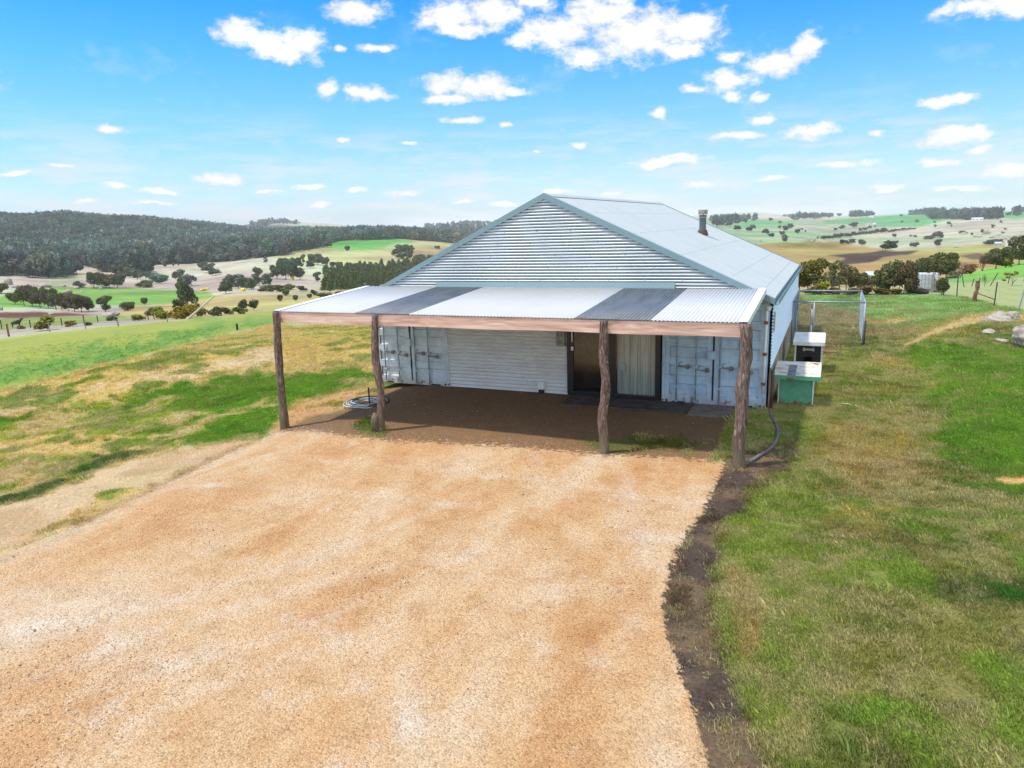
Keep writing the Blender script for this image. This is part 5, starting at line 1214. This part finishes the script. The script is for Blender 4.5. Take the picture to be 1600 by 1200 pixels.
# ------------------------------------------------------------------ fences
def ground_at(u, v): x, y, z, t = land(u, v); return Vector((x, y, z)), t
fn = empty('paddock_fence', (0, 0, 0), 'wire fence of mixed wooden and steel posts behind the back lawn on the right', 'fence')
P_ = []
for (u, v, hpx, kind, lean, lb) in [(1600+38,500,60,'galv',.1,None),(1590,487,46,'galv',.16,'leaning grey angle-iron post'),(1553,479,38,'steel',.02,None),(1523,472,33,'wood',.03,'thick brown wooden post'),(1495,464,32,'steel',-.03,None),(1474,461,26,'steel',0,None),
        (1457,457,31,'grey',.0,'grey strainer post with a slanting stay'),(1443,456,30,'grey',0,None),(1418,453,20,'steel',0,None),(1405,452,16,'steel',.0,None),(1395,452,20,'steel',-.02,None),(1371,453,18,'steel',0,None),(1349,452,14,'grey',0,None),
        (1330,453,16,'grey',0,None),(1322,453,20,'grey',.03,'leaning old gate post'),(1311,453,21,'grey',0,'pale old gate post'),(1275,457,16,'steel',0,None),(1249,456,14,'steel',0,None)]:
    g, t = ground_at(u, v); dep = float((np.array(g)-CAM)@fw); H = hpx/F*dep
    r0 = {'galv': .028, 'steel': .026, 'wood': .10, 'grey': .085}[kind]; mm = {'galv': 'galv', 'steel': 'steelpost', 'wood': 'redwood', 'grey': 'greywood'}[kind]
    n = 6; rr = random.Random(u)
    pts = [(g.x+lean*H*k/n+(.03*math.sin(k*1.3+u) if kind == 'wood' else 0), g.y, g.z-.1+(H+.1)*k/n) for k in range(n+1)]
    o = MB().tube(pts, [r0*(1+.1*rr.uniform(-1, 1)*(kind in ('wood', 'grey'))) for _ in pts], 8).build('post', MAT[mm], fn, kind in ('wood', 'grey'))
    if lb: o['label'] = lb
    P_.append((Vector(pts[0]), Vector(pts[-1])))
b = MB()
for h in (.16, .38, .6, .8, .96):
    for (a0, a1), (c0, c1) in zip(P_[:-1], P_[1:]):
        ba = a0+Vector((0, 0, .1)); bc = c0+Vector((0, 0, .1)); s_ = 1.15
        A = ba+(a1-ba).normalized()*s_*h; C2 = bc+(c1-bc).normalized()*s_*h; m_ = (A+C2)/2-Vector((0, 0, .015)); b.tube([A, m_, C2], .0045, 4, cap=False)
b.build('wires', MAT['galv'], fn)
g, _ = ground_at(1463, 457); g2 = P_[6][1]
b = MB(); b.tube([(g.x+.35, g.y-.1, g.z-.05), (g2.x+.02, g2.y, g2.z-.12)], .10, 8); b.build('stay', simple('pale_split_timber', (.5, .46, .43), .9, var=.25, scale=4), fn)
g, _ = ground_at(1395, 454); b = MB(); b.tube([(g.x+.25, g.y, g.z-.05), (g.x-.05, g.y, g.z+.8)], .07, 8); b.build('stay', simple('pale_stay_timber', (.55, .52, .5), .9, var=.2), fn)
b = MB(); g, _ = ground_at(1550, 470)
b.tube([(g.x-.6, g.y, g.z+.35), (g.x+.15, g.y, g.z+.05)], .03, 6); b.build('broken_rail', MAT['redwood'], fn)
# old yard rails between the gate posts
b = MB(); A = P_[13][0]; C2 = P_[15][0]
for h in (.35, .62): b.tube([(A.x, A.y, A.z+.1+h), (C2.x, C2.y, C2.z+.1+h+.05)], .04, 6)
b.build('rail', MAT['greywood'], fn)
fb = empty('far_fence', (0, 0, 0), 'sagging fence of thin leaning posts along the bright green slope', 'fence'); PP = []
for (u, v, hpx, lean) in [(1480,448,14,0),(1507,449,22,-.25),(1518,447,12,.2),(1530,446,12,0),(1546,447,20,.45),(1575,443,14,.1),(1600,440,12,0),(1630,438,14,0)]:
    g, t = ground_at(u, v); dep = float((np.array(g)-CAM)@fw); H = hpx/F*dep
    MB().tube([(g.x, g.y, g.z-.1), (g.x+lean*H, g.y, g.z+H)], .03, 6).build('post', MAT['steelpost'], fb); PP.append((Vector((g.x, g.y, g.z)), H, lean))
b = MB()
for h in (.45, .8):
    for (a, H, l), (c, H2, l2) in zip(PP[:-1], PP[1:]): b.tube([a+Vector((l*h, 0, h)), c+Vector((l2*h, 0, h))], .008, 4, cap=False)
b.build('wires', MAT['galv'], fb)
fl_ = empty('track_fence', (0, 0, 0), 'wire fence with thin wooden posts along the pale track on the left', 'fence'); PP = []
for (u, v, hpx, r0) in [(-70,540,24,.06),(14,526,20,.10),(78,519,19,.05),(134,514,17,.05),(185,510,10,.07),(262,503,7,.05),(371,517,5,.06)][:6]:
    g, t = ground_at(u, v); dep = float((np.array(g)-CAM)@fw); H = hpx/F*dep
    MB().tube([(g.x, g.y, g.z-.1), (g.x, g.y, g.z+H)], r0, 7).build('post', MAT['redwood'] if r0 > .08 else MAT['greywood'], fl_); PP.append((g, H))
b = MB()
for h in (.3, .6, .85):
    for (a, H), (c, H2) in zip(PP[:-1], PP[1:]): b.tube([a+Vector((0, 0, H*h)), c+Vector((0, 0, H2*h))], .006, 4, cap=False)
b.build('wires', MAT['steelpost'], fl_)
fl2 = empty('paddock_boundary_fence', (0, 0, 0), 'second dark-post wire fence on the far side of the pale track', 'fence'); PP = []
for (u, v, hpx) in [(-30,517,14),(3,514,14),(48,512,12),(97,509,12),(132,508,16),(153,503,10),(182,502,7),(215,500,7),(232,500,11),(241,499,8)]:
    g, t = ground_at(u, v); dep = float((np.array(g)-CAM)@fw); H = hpx/F*dep
    MB().tube([(g.x, g.y, g.z-.1), (g.x, g.y, g.z+H)], .06, 6).build('post', MAT['steelpost'], fl2); PP.append((g, H))
b = MB()
for h in (.5, .9):
    for (a, H), (c, H2) in zip(PP[:-1], PP[1:]): b.tube([a+Vector((0, 0, h)), c+Vector((0, 0, h))], .006, 4, cap=False)
b.build('wires', MAT['steelpost'], fl2)
g, t = ground_at(371, 516); o = MB().tube([(0, 0, -.1), (0, 0, .45)], .07, 8).build('short_stump_post', MAT['steelpost'], None, loc=g); tag(o, 'short dark stump post standing alone on the green field edge', 'post')
g, t = ground_at(386//1-0, 0+499) if False else ground_at(293, 499)
o = MB().tube([(0, 0, 0), (3.4, 0, 2.6)], [.16, .08], 8).build('leaning_log', simple('bleached_timber', (.55, .45, .38), .9), None, loc=g); o.rotation_euler.z = R(25); tag(o, 'bleached log leaning against the olive hedge on the left', 'log')

# ------------------------------------------------------------------ white water tank in its cage
g, t = ground_at(1448, 456.5); tk = empty('water_tank', (g.x, g.y, g.z), 'white cubic water tank in a wire cage behind the fence', 'tank'); tk.rotation_euler.z = R(-2); tk.scale = (.95, .95, .98)
bevel(MB().box(-.52, .52, -.45, .45, .22, 1.16).build('tank_body', MAT['whitepaint'], tk), .05, 3)
b = MB()
for i in range(7):
    x = -.55+1.1*i/6; pipe(b, (x, -.48, .18), (x, -.48, 1.18), .012); pipe(b, (x, .48, .18), (x, .48, 1.18), .012)
for i in range(5):
    z = .2+.96*i/4
    for s in (-1, 1): pipe(b, (-.55, s*.48, z), (.55, s*.48, z), .012); pipe(b, (s*.55, -.48, z), (s*.55, .48, z), .012)
b.build('cage', MAT['galv'], tk); b = MB(); b.box(-.56, .56, -.5, .5, .12, .2)
for x in (-.5, 0, .5): b.box(x-.06, x+.06, -.45, .45, -.05, .12)
b.build('pallet', MAT['greywood'], tk)
MB().tube([(0, 0, 1.16), (0, 0, 1.21)], .09, 14).build('lid', MAT['rust'], tk)
g, t = ground_at(1434, 459); b = MB(); b.tube([(-.4, 0, .12), (.1, .1, .2), (.55, 0, .1)], [.12, .16, .1], 8); b.tube([(-.1, -.1, .05), (.5, -.2, .12)], [.1, .08], 8)
o = b.build('log_heap', MAT['steelpost'], None, loc=g); tag(o, 'small dark heap of logs at the foot of the white tank', 'logs')

# ------------------------------------------------------------------ rocks
def rock(u, v, w, h, label, seed, group=None, up_=.25, dark=False):
    import bmesh
    x, y, z, t = land(u, v); dep = float((np.array([x, y, z])-CAM)@fw); W = w/F*dep; H = h/F*dep
    bm = bmesh.new(); bmesh.ops.create_icosphere(bm, subdivisions=3 if w < 20 else 4, radius=1); rs = np.random.default_rng(seed); cuts = rs.normal(size=(9, 3)); cuts /= np.linalg.norm(cuts, axis=1)[:, None]; off = .62+.25*rs.random(9)
    for q in bm.verts:
        p = np.array(q.co)
        for c, o in zip(cuts, off):
            e = p@c-o
            if e > 0: p = p-c*e*.85
        p = p*(1+.05*math.sin(p[0]*9+seed)+.04*math.sin(p[1]*13+p[2]*11)+.05*math.sin(p[2]*17+p[0]*6)); q.co = (p[0]*W/2*1.1, p[1]*W/2*.9, p[2]*H*.8)
    me = bpy.data.meshes.new('boulder'); bm.to_mesh(me); bm.free(); me.materials.append(MAT['rock']); me.shade_smooth()
    o = bpy.data.objects.new('boulder', me); col.objects.link(o); o.location = (x, y, z+H*up_); o.rotation_euler.z = seed; tag(o, label, 'boulder', group)
rock(1617, 541, 70, 34, 'big pale granite boulder at the right edge of the bank', 3, up_=.25)
rock(1558, 503, 50, 17, 'flat grey slab of granite at the top of the bank', 5, up_=.15)
rock(1582, 500, 26, 16, 'blocky granite stone between the slab and the big boulder', 8, up_=.2)
rock(1546, 521, 22, 7, 'small white stone in the grass below the granite slab', 11, up_=.2)
rock(1566, 534, 26, 5, 'small flat tan stone in the grass left of the big boulder', 12, up_=.2)
for i, (u, v, w, h, l) in enumerate([(14,445,13,11,'tall pale boulder at the far left among dark bushes'),(5,452,14,8,'low pale boulder at the left edge, below the tall one'),(24,450,12,6,'pale boulder right of the tall one at the far left'),(70,449,18,6,'long pale boulder on top of the green paddock'),
     (106,458,14,6,'pale boulder just behind the long grove'),(120,451,9,4,'small pale boulder left of the tight gum clump'),(128,457,7,3,'small pale stone below the low dark bush'),(99,448,8,3,'little pale stone on the skyline of the green paddock'),(158,452,8,3,'small pale stone under the tight gum clump'),
     (172,494,26,7,'flat pale rock beside the crooked gum'),(1,485,9,7,'grey boulder at the left edge beside the bracken'),(80,491,10,3,'pale stones on the edge of the bracken patch')]):
    rock(u, v, w, h, l, i+20)
for i, (u, v, w, h) in enumerate([(1541,366,10,8),(1530,371,8,3),(1550,372,9,4),(1560,368,8,3),(1570,374,9,4),(1580,371,8,3),(1524,370,7,3),(1556,377,8,3),(1566,379,7,3),(1506,366,9,3),(1493,387,9,3),(1590,376,7,3)]):
    rock(u, v, w, h, 'pale boulder of the rocky outcrop on the far right slope', i+50, 'boulders of the far right outcrop')
for i, (u, v, w, h) in enumerate([(1187,377,5,3),(1180,382,4,3),(1264,376,6,4),(1272,376,5,4),(1268,378,6,3),(1276,380,5,3)]):
    rock(u, v, w, h, 'pale stone on the crest of the tan hill behind the shed', i+70, 'stones on the tan hill crest')

# ------------------------------------------------------------------ far buildings, towers and a sheep
def far_house(name, u, v, wpx, hpx, label, wall, roofm, rot=0, gable=.35):
    x, y, z, t = land(u, v); dep = float((np.array([x, y, z])-CAM)@fw); W = wpx/F*dep; H = hpx/F*dep
    e = empty(name, (x, y, z), label, 'building'); e.rotation_euler.z = -math.atan2(x-CAM[0], y-CAM[1])+rot; D = W*.5; hb = H*(1-gable)
    MB().box(-W/2, W/2, -D/2, D/2, -.5, hb).build('wall', wall, e)
    MB().prism([(-D/2-.02*W, hb-.01*H), (D/2+.02*W, hb-.01*H), (0, H)], -W/2*1.04, W/2*1.04, 0).build('roof', roofm, e)
    b = MB()
    for k in range(3): xx = -W/2+W*(k+.5)/3; b.box(xx-W*.05, xx+W*.05, -D/2-.04, -D/2+.1, hb*.3, hb*.75)
    b.build('window', MAT['darkgap'], e)
wp = simple('white_walls', (.78, .78, .76), .7); gr_ = simple('pale_roof', (.6, .63, .66), .6); rr_ = simple('reddish_roof', (.32, .2, .16), .7)
far_house('farmhouse', 1358, 352.5, 10, 5, 'small white farmhouse on the far slope between dark trees', wp, rr_)
far_house('farm_shed', 1365.5, 352, 5, 3.5, 'tiny white shed right of the farmhouse', wp, gr_)
far_house('farmhouse', 1527, 344.5, 15, 4.5, 'long low white house on the ridge in front of the dark windbreak', wp, gr_)
far_house('farm_shed', 1559, 384, 9, 6, 'pale blue roofed shed at the end of the rocky slope', simple('blue_walls', (.35, .45, .52), .7), simple('blue_roof', (.45, .58, .66), .6))
far_house('farmhouse', 1578, 386, 11, 9, 'white gabled building between trees at the right', wp, wp, .4)
far_house('farm_shed', 1358, 437, 12, 13, 'small pale blue roof showing between the dark trees beyond the gate', simple('shed_walls', (.3, .33, .36), .7), simple('shed_roof', (.5, .6, .68), .5), 0, .45)
far_house('farm_shed', 1362, 340, 7, 3, 'little white building on the skyline among trees', wp, gr_)
far_house('town_building', 611, 362, 14, 5, 'pale low town building far off on the horizon left of the gable', wp, gr_)
for (u, v, w, h, l) in [(599,362,2.2,10,'pale round tower, left of two on the far horizon'),(618.5,362,2.0,9,'pale tower, right of two on the far horizon')]:
    x, y, z, t = land(u, v); dep = float((np.array([x, y, z])-CAM)@fw); W = w/F*dep; H = h/F*dep
    e = empty('tower', (x, y, z), l, 'tower'); MB().tube([(0, 0, -2), (0, 0, H*.85), (0, 0, H)], [W/2, W/2, W*.3], 12).build('shaft', wp, e)
# sheep
g, t = ground_at(26.5, 511.5)
shp = tag(empty('sheep', g), 'dark grey sheep standing in the paddock by the left track', 'sheep'); shp.rotation_euler.z = R(70)
me = bpy.data.meshes.new('body'); J = {'rump': (-.38, 0, .62), 'belly': (-.05, 0, .58), 'chest': (.3, 0, .60), 'neck': (.48, 0, .78), 'head': (.58, 0, .95), 'muzzle': (.74, 0, .88)}
vs = list(J.values()); ed = [(0, 1), (1, 2), (2, 3), (3, 4), (4, 5)]; rad = [.2, .25, .22, .13, .10, .055]
for s in (-1, 1):
    o = len(vs); vs += [(.28, s*.12, .38), (.28, s*.12, .2), (.29, s*.12, .0), (-.36, s*.12, .4), (-.42, s*.12, .2), (-.38, s*.12, .0), (.54, s*.13, .99)]
    ed += [(2, o), (o, o+1), (o+1, o+2), (0, o+3), (o+3, o+4), (o+4, o+5), (4, o+6)]; rad += [.07, .035, .035, .09, .04, .035, .03]
vs.append((-.56, 0, .58)); ed.append((0, len(vs)-1)); rad.append(.04)
me.from_pydata(vs, ed, []); me.materials.append(simple('dark_fleece', (.05, .045, .045), .95)); bo = bpy.data.objects.new('body', me); col.objects.link(bo); bo.parent = shp
sk = bo.modifiers.new('skin', 'SKIN')
for i, r_ in enumerate(rad): me.skin_vertices[0].data[i].radius = (r_, r_)
me.skin_vertices[0].data[0].use_root = True; bo.modifiers.new('sub', 'SUBSURF').levels = 1; bo.scale = (1.1, 1.1, 1.1)

# ------------------------------------------------------------------ light and sky
SUN = Vector((-.85, -.50, 2.45)).normalized()
sl = bpy.data.lights.new('sun', 'SUN'); sl.energy = 2.7; sl.angle = R(2.5); sl.color = (1, .95, .88)
so = bpy.data.objects.new('sun', sl); col.objects.link(so); so.rotation_euler = SUN.to_track_quat('Z', 'Y').to_euler()
w = bpy.data.worlds.new('World'); sc.world = w; w.use_nodes = True; nt = w.node_tree; nt.nodes.clear()
out = N(nt, 'ShaderNodeOutputWorld'); bg = N(nt, 'ShaderNodeBackground'); nt.links.new(bg.outputs[0], out.inputs[0])
sky = N(nt, 'ShaderNodeTexSky', sky_type='NISHITA'); sky.sun_disc = False
sky.sun_elevation = math.asin(SUN.z); sky.sun_rotation = math.atan2(SUN.x, SUN.y)
sky.altitude = 700; sky.air_density = 1.0; sky.dust_density = 1.2; sky.ozone_density = 2.2
bg.inputs['Strength'].default_value = .15
tc = N(nt, 'ShaderNodeTexCoord'); D = tc.outputs['Generated']
nm = N(nt, 'ShaderNodeVectorMath', operation='NORMALIZE'); nt.links.new(D, nm.inputs[0]); sp = N(nt, 'ShaderNodeSeparateXYZ'); nt.links.new(nm.outputs[0], sp.inputs[0])
az = mathn(nt, 'ARCTAN2', sp.outputs[0], sp.outputs[1]); el = mathn(nt, 'ARCSINE', sp.outputs[2])
cb = N(nt, 'ShaderNodeCombineXYZ'); nt.links.new(az, cb.inputs[0]); nt.links.new(el, cb.inputs[1]); V0 = cb.outputs[0]
def vnoise_node(scale, detail, rough, sy=1.0):
    mp = N(nt, 'ShaderNodeMapping'); mp.inputs['Scale'].default_value = (1, sy, 1); nt.links.new(V0, mp.inputs[0])
    n = N(nt, 'ShaderNodeTexNoise'); n.inputs['Scale'].default_value = scale; n.inputs['Detail'].default_value = detail; n.inputs['Roughness'].default_value = rough; nt.links.new(mp.outputs[0], n.inputs['Vector']); return n
wn = vnoise_node(14, 5, .6, 1.5); off = N(nt, 'ShaderNodeVectorMath', operation='MULTIPLY_ADD'); nt.links.new(wn.outputs['Color'], off.inputs[0]); off.inputs[1].default_value = (.05, .026, 0)
sub = N(nt, 'ShaderNodeVectorMath', operation='SUBTRACT'); nt.links.new(V0, sub.inputs[0]); sub.inputs[1].default_value = (.025, .013, 0); nt.links.new(sub.outputs[0], off.inputs[2]); VV = off.outputs[0]
CL = [(375,50,40,24),(428,70,46,24),(468,70,40,26),(440,88,38,12),(562,16,52,16),(700,26,52,28),(765,20,62,28),(835,4,34,14),(720,48,52,12),(935,22,55,32),(870,48,72,26),(1000,55,92,38),(1080,48,48,26),(915,88,48,15),(960,2,30,14),(1060,75,50,14),(820,64,30,11),
      (700,132,46,18),(748,137,60,19),(700,154,46,9),(800,140,22,8),(572,147,36,13),(508,140,22,12),(1255,76,28,22),(1213,97,46,20),(1148,122,48,16),(1144,86,18,8),(1265,208,38,12),(1192,186,24,8),(1155,211,42,6),(1028,180,18,6),
      (1482,154,42,9),(1483,214,62,17),(1493,203,45,11),(1537,234,24,8),(1366,207,13,6),(1045,253,72,8),(1062,246,40,6),(907,225,22,6),(1320,256,48,7),(1466,256,44,7),(1572,265,46,12),(716,188,36,6),(838,236,10,4),(176,201,34,5),(340,276,40,8),(22,273,26,5),
      (1535,6,66,15),(1585,4,40,16),(790,194,12,4),(1150,146,16,9),(1190,150,14,8),(630,305,26,6),(480,292,30,5),(420,300,24,4),(560,300,20,4),(870,298,26,5),(960,300,24,4),(1090,290,34,5),(1210,280,30,4),(1390,292,40,5),(1500,296,44,6),(90,262,24,4),(180,292,30,4),(255,300,26,4),(640,222,12,4),(540,222,14,4),(590,72,26,7),(530,75,14,6),(1080,138,18,6),(500,320,24,4),(790,318,24,4),(240,318,28,4),(720,318,18,3),(130,312,26,3),(-120,120,90,26),(-250,200,70,14),(1750,120,90,26),(1800,200,60,14),(1000,-120,150,60),(400,-160,120,40),(-100,-60,90,30),(1700,-80,90,30)]
D0 = None
for (u, v, a, b_) in CL:
    q = ray(u, v); q = q/np.linalg.norm(q); caz = math.atan2(q[0], q[1]); cel = math.asin(q[2])
    ct2 = F/ (ray(u, v)@fw/np.linalg.norm(ray(u, v)))  # px per unit of view tangent
    ang = 1/np.linalg.norm(ray(u, v)); sx = 1/(a*1.12*ang/max(math.cos(cel), .3)); sy = 1/(b_*1.15*ang)
    m1 = N(nt, 'ShaderNodeVectorMath', operation='MULTIPLY_ADD'); nt.links.new(VV, m1.inputs[0]); m1.inputs[1].default_value = (sx, sy, 0); m1.inputs[2].default_value = (-caz*sx, -cel*sy, 0)
    ln = N(nt, 'ShaderNodeVectorMath', operation='LENGTH'); nt.links.new(m1.outputs[0], ln.inputs[0])
    D0 = ln.outputs['Value'] if D0 is None else mathn(nt, 'MINIMUM', D0, ln.outputs['Value'])
n2 = vnoise_node(38, 9, .66, 1.6).outputs['Fac']; n3 = vnoise_node(12, 6, .6, 1.5).outputs['Fac']
dens = mathn(nt, 'ADD', mathn(nt, 'SUBTRACT', 1.0, D0), mathn(nt, 'MULTIPLY', mathn(nt, 'SUBTRACT', n2, .52), 2.3))
alpha = mapr(nt, dens, -.20, .62, 0, 1, True)
wisp = mathn(nt, 'MULTIPLY', mapr(nt, mathn(nt, 'ADD', n3, mathn(nt, 'MULTIPLY', n2, .6)), .86, 1.0, 0, .30), mapr(nt, el, .02, .32, 1, 0))
low = mathn(nt, 'MULTIPLY', mapr(nt, vnoise_node(9, 8, .62, 6).outputs['Fac'], .46, .62, 0, .75), mathn(nt, 'MULTIPLY', mapr(nt, el, -.02, .02, 0, 1), mapr(nt, el, .04, .16, 1, 0)))
# unseen broken cloud added behind and above the camera as neutral fill light
fdot = N(nt, 'ShaderNodeVectorMath', operation='DOT_PRODUCT'); nt.links.new(nm.outputs[0], fdot.inputs[0]); fdot.inputs[1].default_value = (float(fw[0]), float(fw[1]), .0)
bn_ = N(nt, 'ShaderNodeTexNoise'); bn_.inputs['Scale'].default_value = 3.2; bn_.inputs['Detail'].default_value = 6; nt.links.new(nm.outputs[0], bn_.inputs['Vector'])
back = mathn(nt, 'MULTIPLY', mapr(nt, bn_.outputs['Fac'], .42, .56, 0, .85, True), mapr(nt, fdot.outputs['Value'], .15, .45, 1, 0))
al = mathn(nt, 'MAXIMUM', mathn(nt, 'MAXIMUM', alpha, back), mathn(nt, 'MAXIMUM', wisp, low))
hs = N(nt, 'ShaderNodeHueSaturation'); nt.links.new(mapr(nt, el, 0, .30, 1.0, 1.6), hs.inputs['Saturation']); hs.inputs['Hue'].default_value = .502; nt.links.new(sky.outputs[0], hs.inputs['Color'])
skyc = mix(nt, 1., hs.outputs['Color'], ramp(nt, mapr(nt, el, 0, .5), [(0, (.60, .70, .87)), (.18, (.55, .74, .95)), (.42, (.44, .90, .98)), (.9, (.34, 1.10, .98))]), 'MULTIPLY')
shade = mapr(nt, mathn(nt, 'ADD', dens, mathn(nt, 'MULTIPLY', mathn(nt, 'SUBTRACT', n3, .5), 2.4)), .0, .75, .84, 1.02)
cc = N(nt, 'ShaderNodeVectorMath', operation='SCALE'); cc.inputs[0].default_value = (4.6, 4.65, 4.7); nt.links.new(shade, cc.inputs['Scale'])
lit = mix(nt, mapr(nt, fdot.outputs['Value'], .15, .45, 1, 0), cc.outputs[0], (8.6, 8.5, 8.3))  # the added out-of-view cloud is made brighter to lift the fill
fin = mix(nt, al, skyc, lit); nt.links.new(fin, bg.inputs['Color'])
w.cycles.sampling_method = 'AUTOMATIC'

# ------------------------------------------------------------------ the air between here and the hills
HAZE = True
if HAZE:
    m = bpy.data.materials.new('hazy_air'); m.use_nodes = True; nt = m.node_tree; nt.nodes.clear(); o_ = nt.nodes.new('ShaderNodeOutputMaterial'); pv = nt.nodes.new('ShaderNodeVolumePrincipled')
    pv.inputs['Color'].default_value = (.98, .99, 1, 1); pv.inputs['Density'].default_value = .00011; pv.inputs['Anisotropy'].default_value = 0; nt.links.new(pv.outputs[0], o_.inputs['Volume'])
    o = MB().box(-12600, 12600, -12600, 12600, -140, 130).build('haze', m); o['kind'] = 'stuff'; o['label'] = 'thin pale haze over the valley'
sc.view_settings.view_transform = 'Standard'; sc.view_settings.look = 'None'; sc.view_settings.exposure = .60
sc.cycles.max_bounces = 5; sc.cycles.transparent_max_bounces = 8; sc.cycles.volume_bounces = 1
sc.cycles.use_denoising = True; sc.cycles.denoiser = 'OPENIMAGEDENOISE'; sc.cycles.denoising_prefilter = 'NONE'; sc.cycles.denoising_input_passes = 'RGB_ALBEDO_NORMAL'; sc.cycles.sample_clamp_indirect = 3.0; sc.cycles.use_adaptive_sampling = False
sc.render.resolution_x = 1024; sc.render.resolution_y = 768
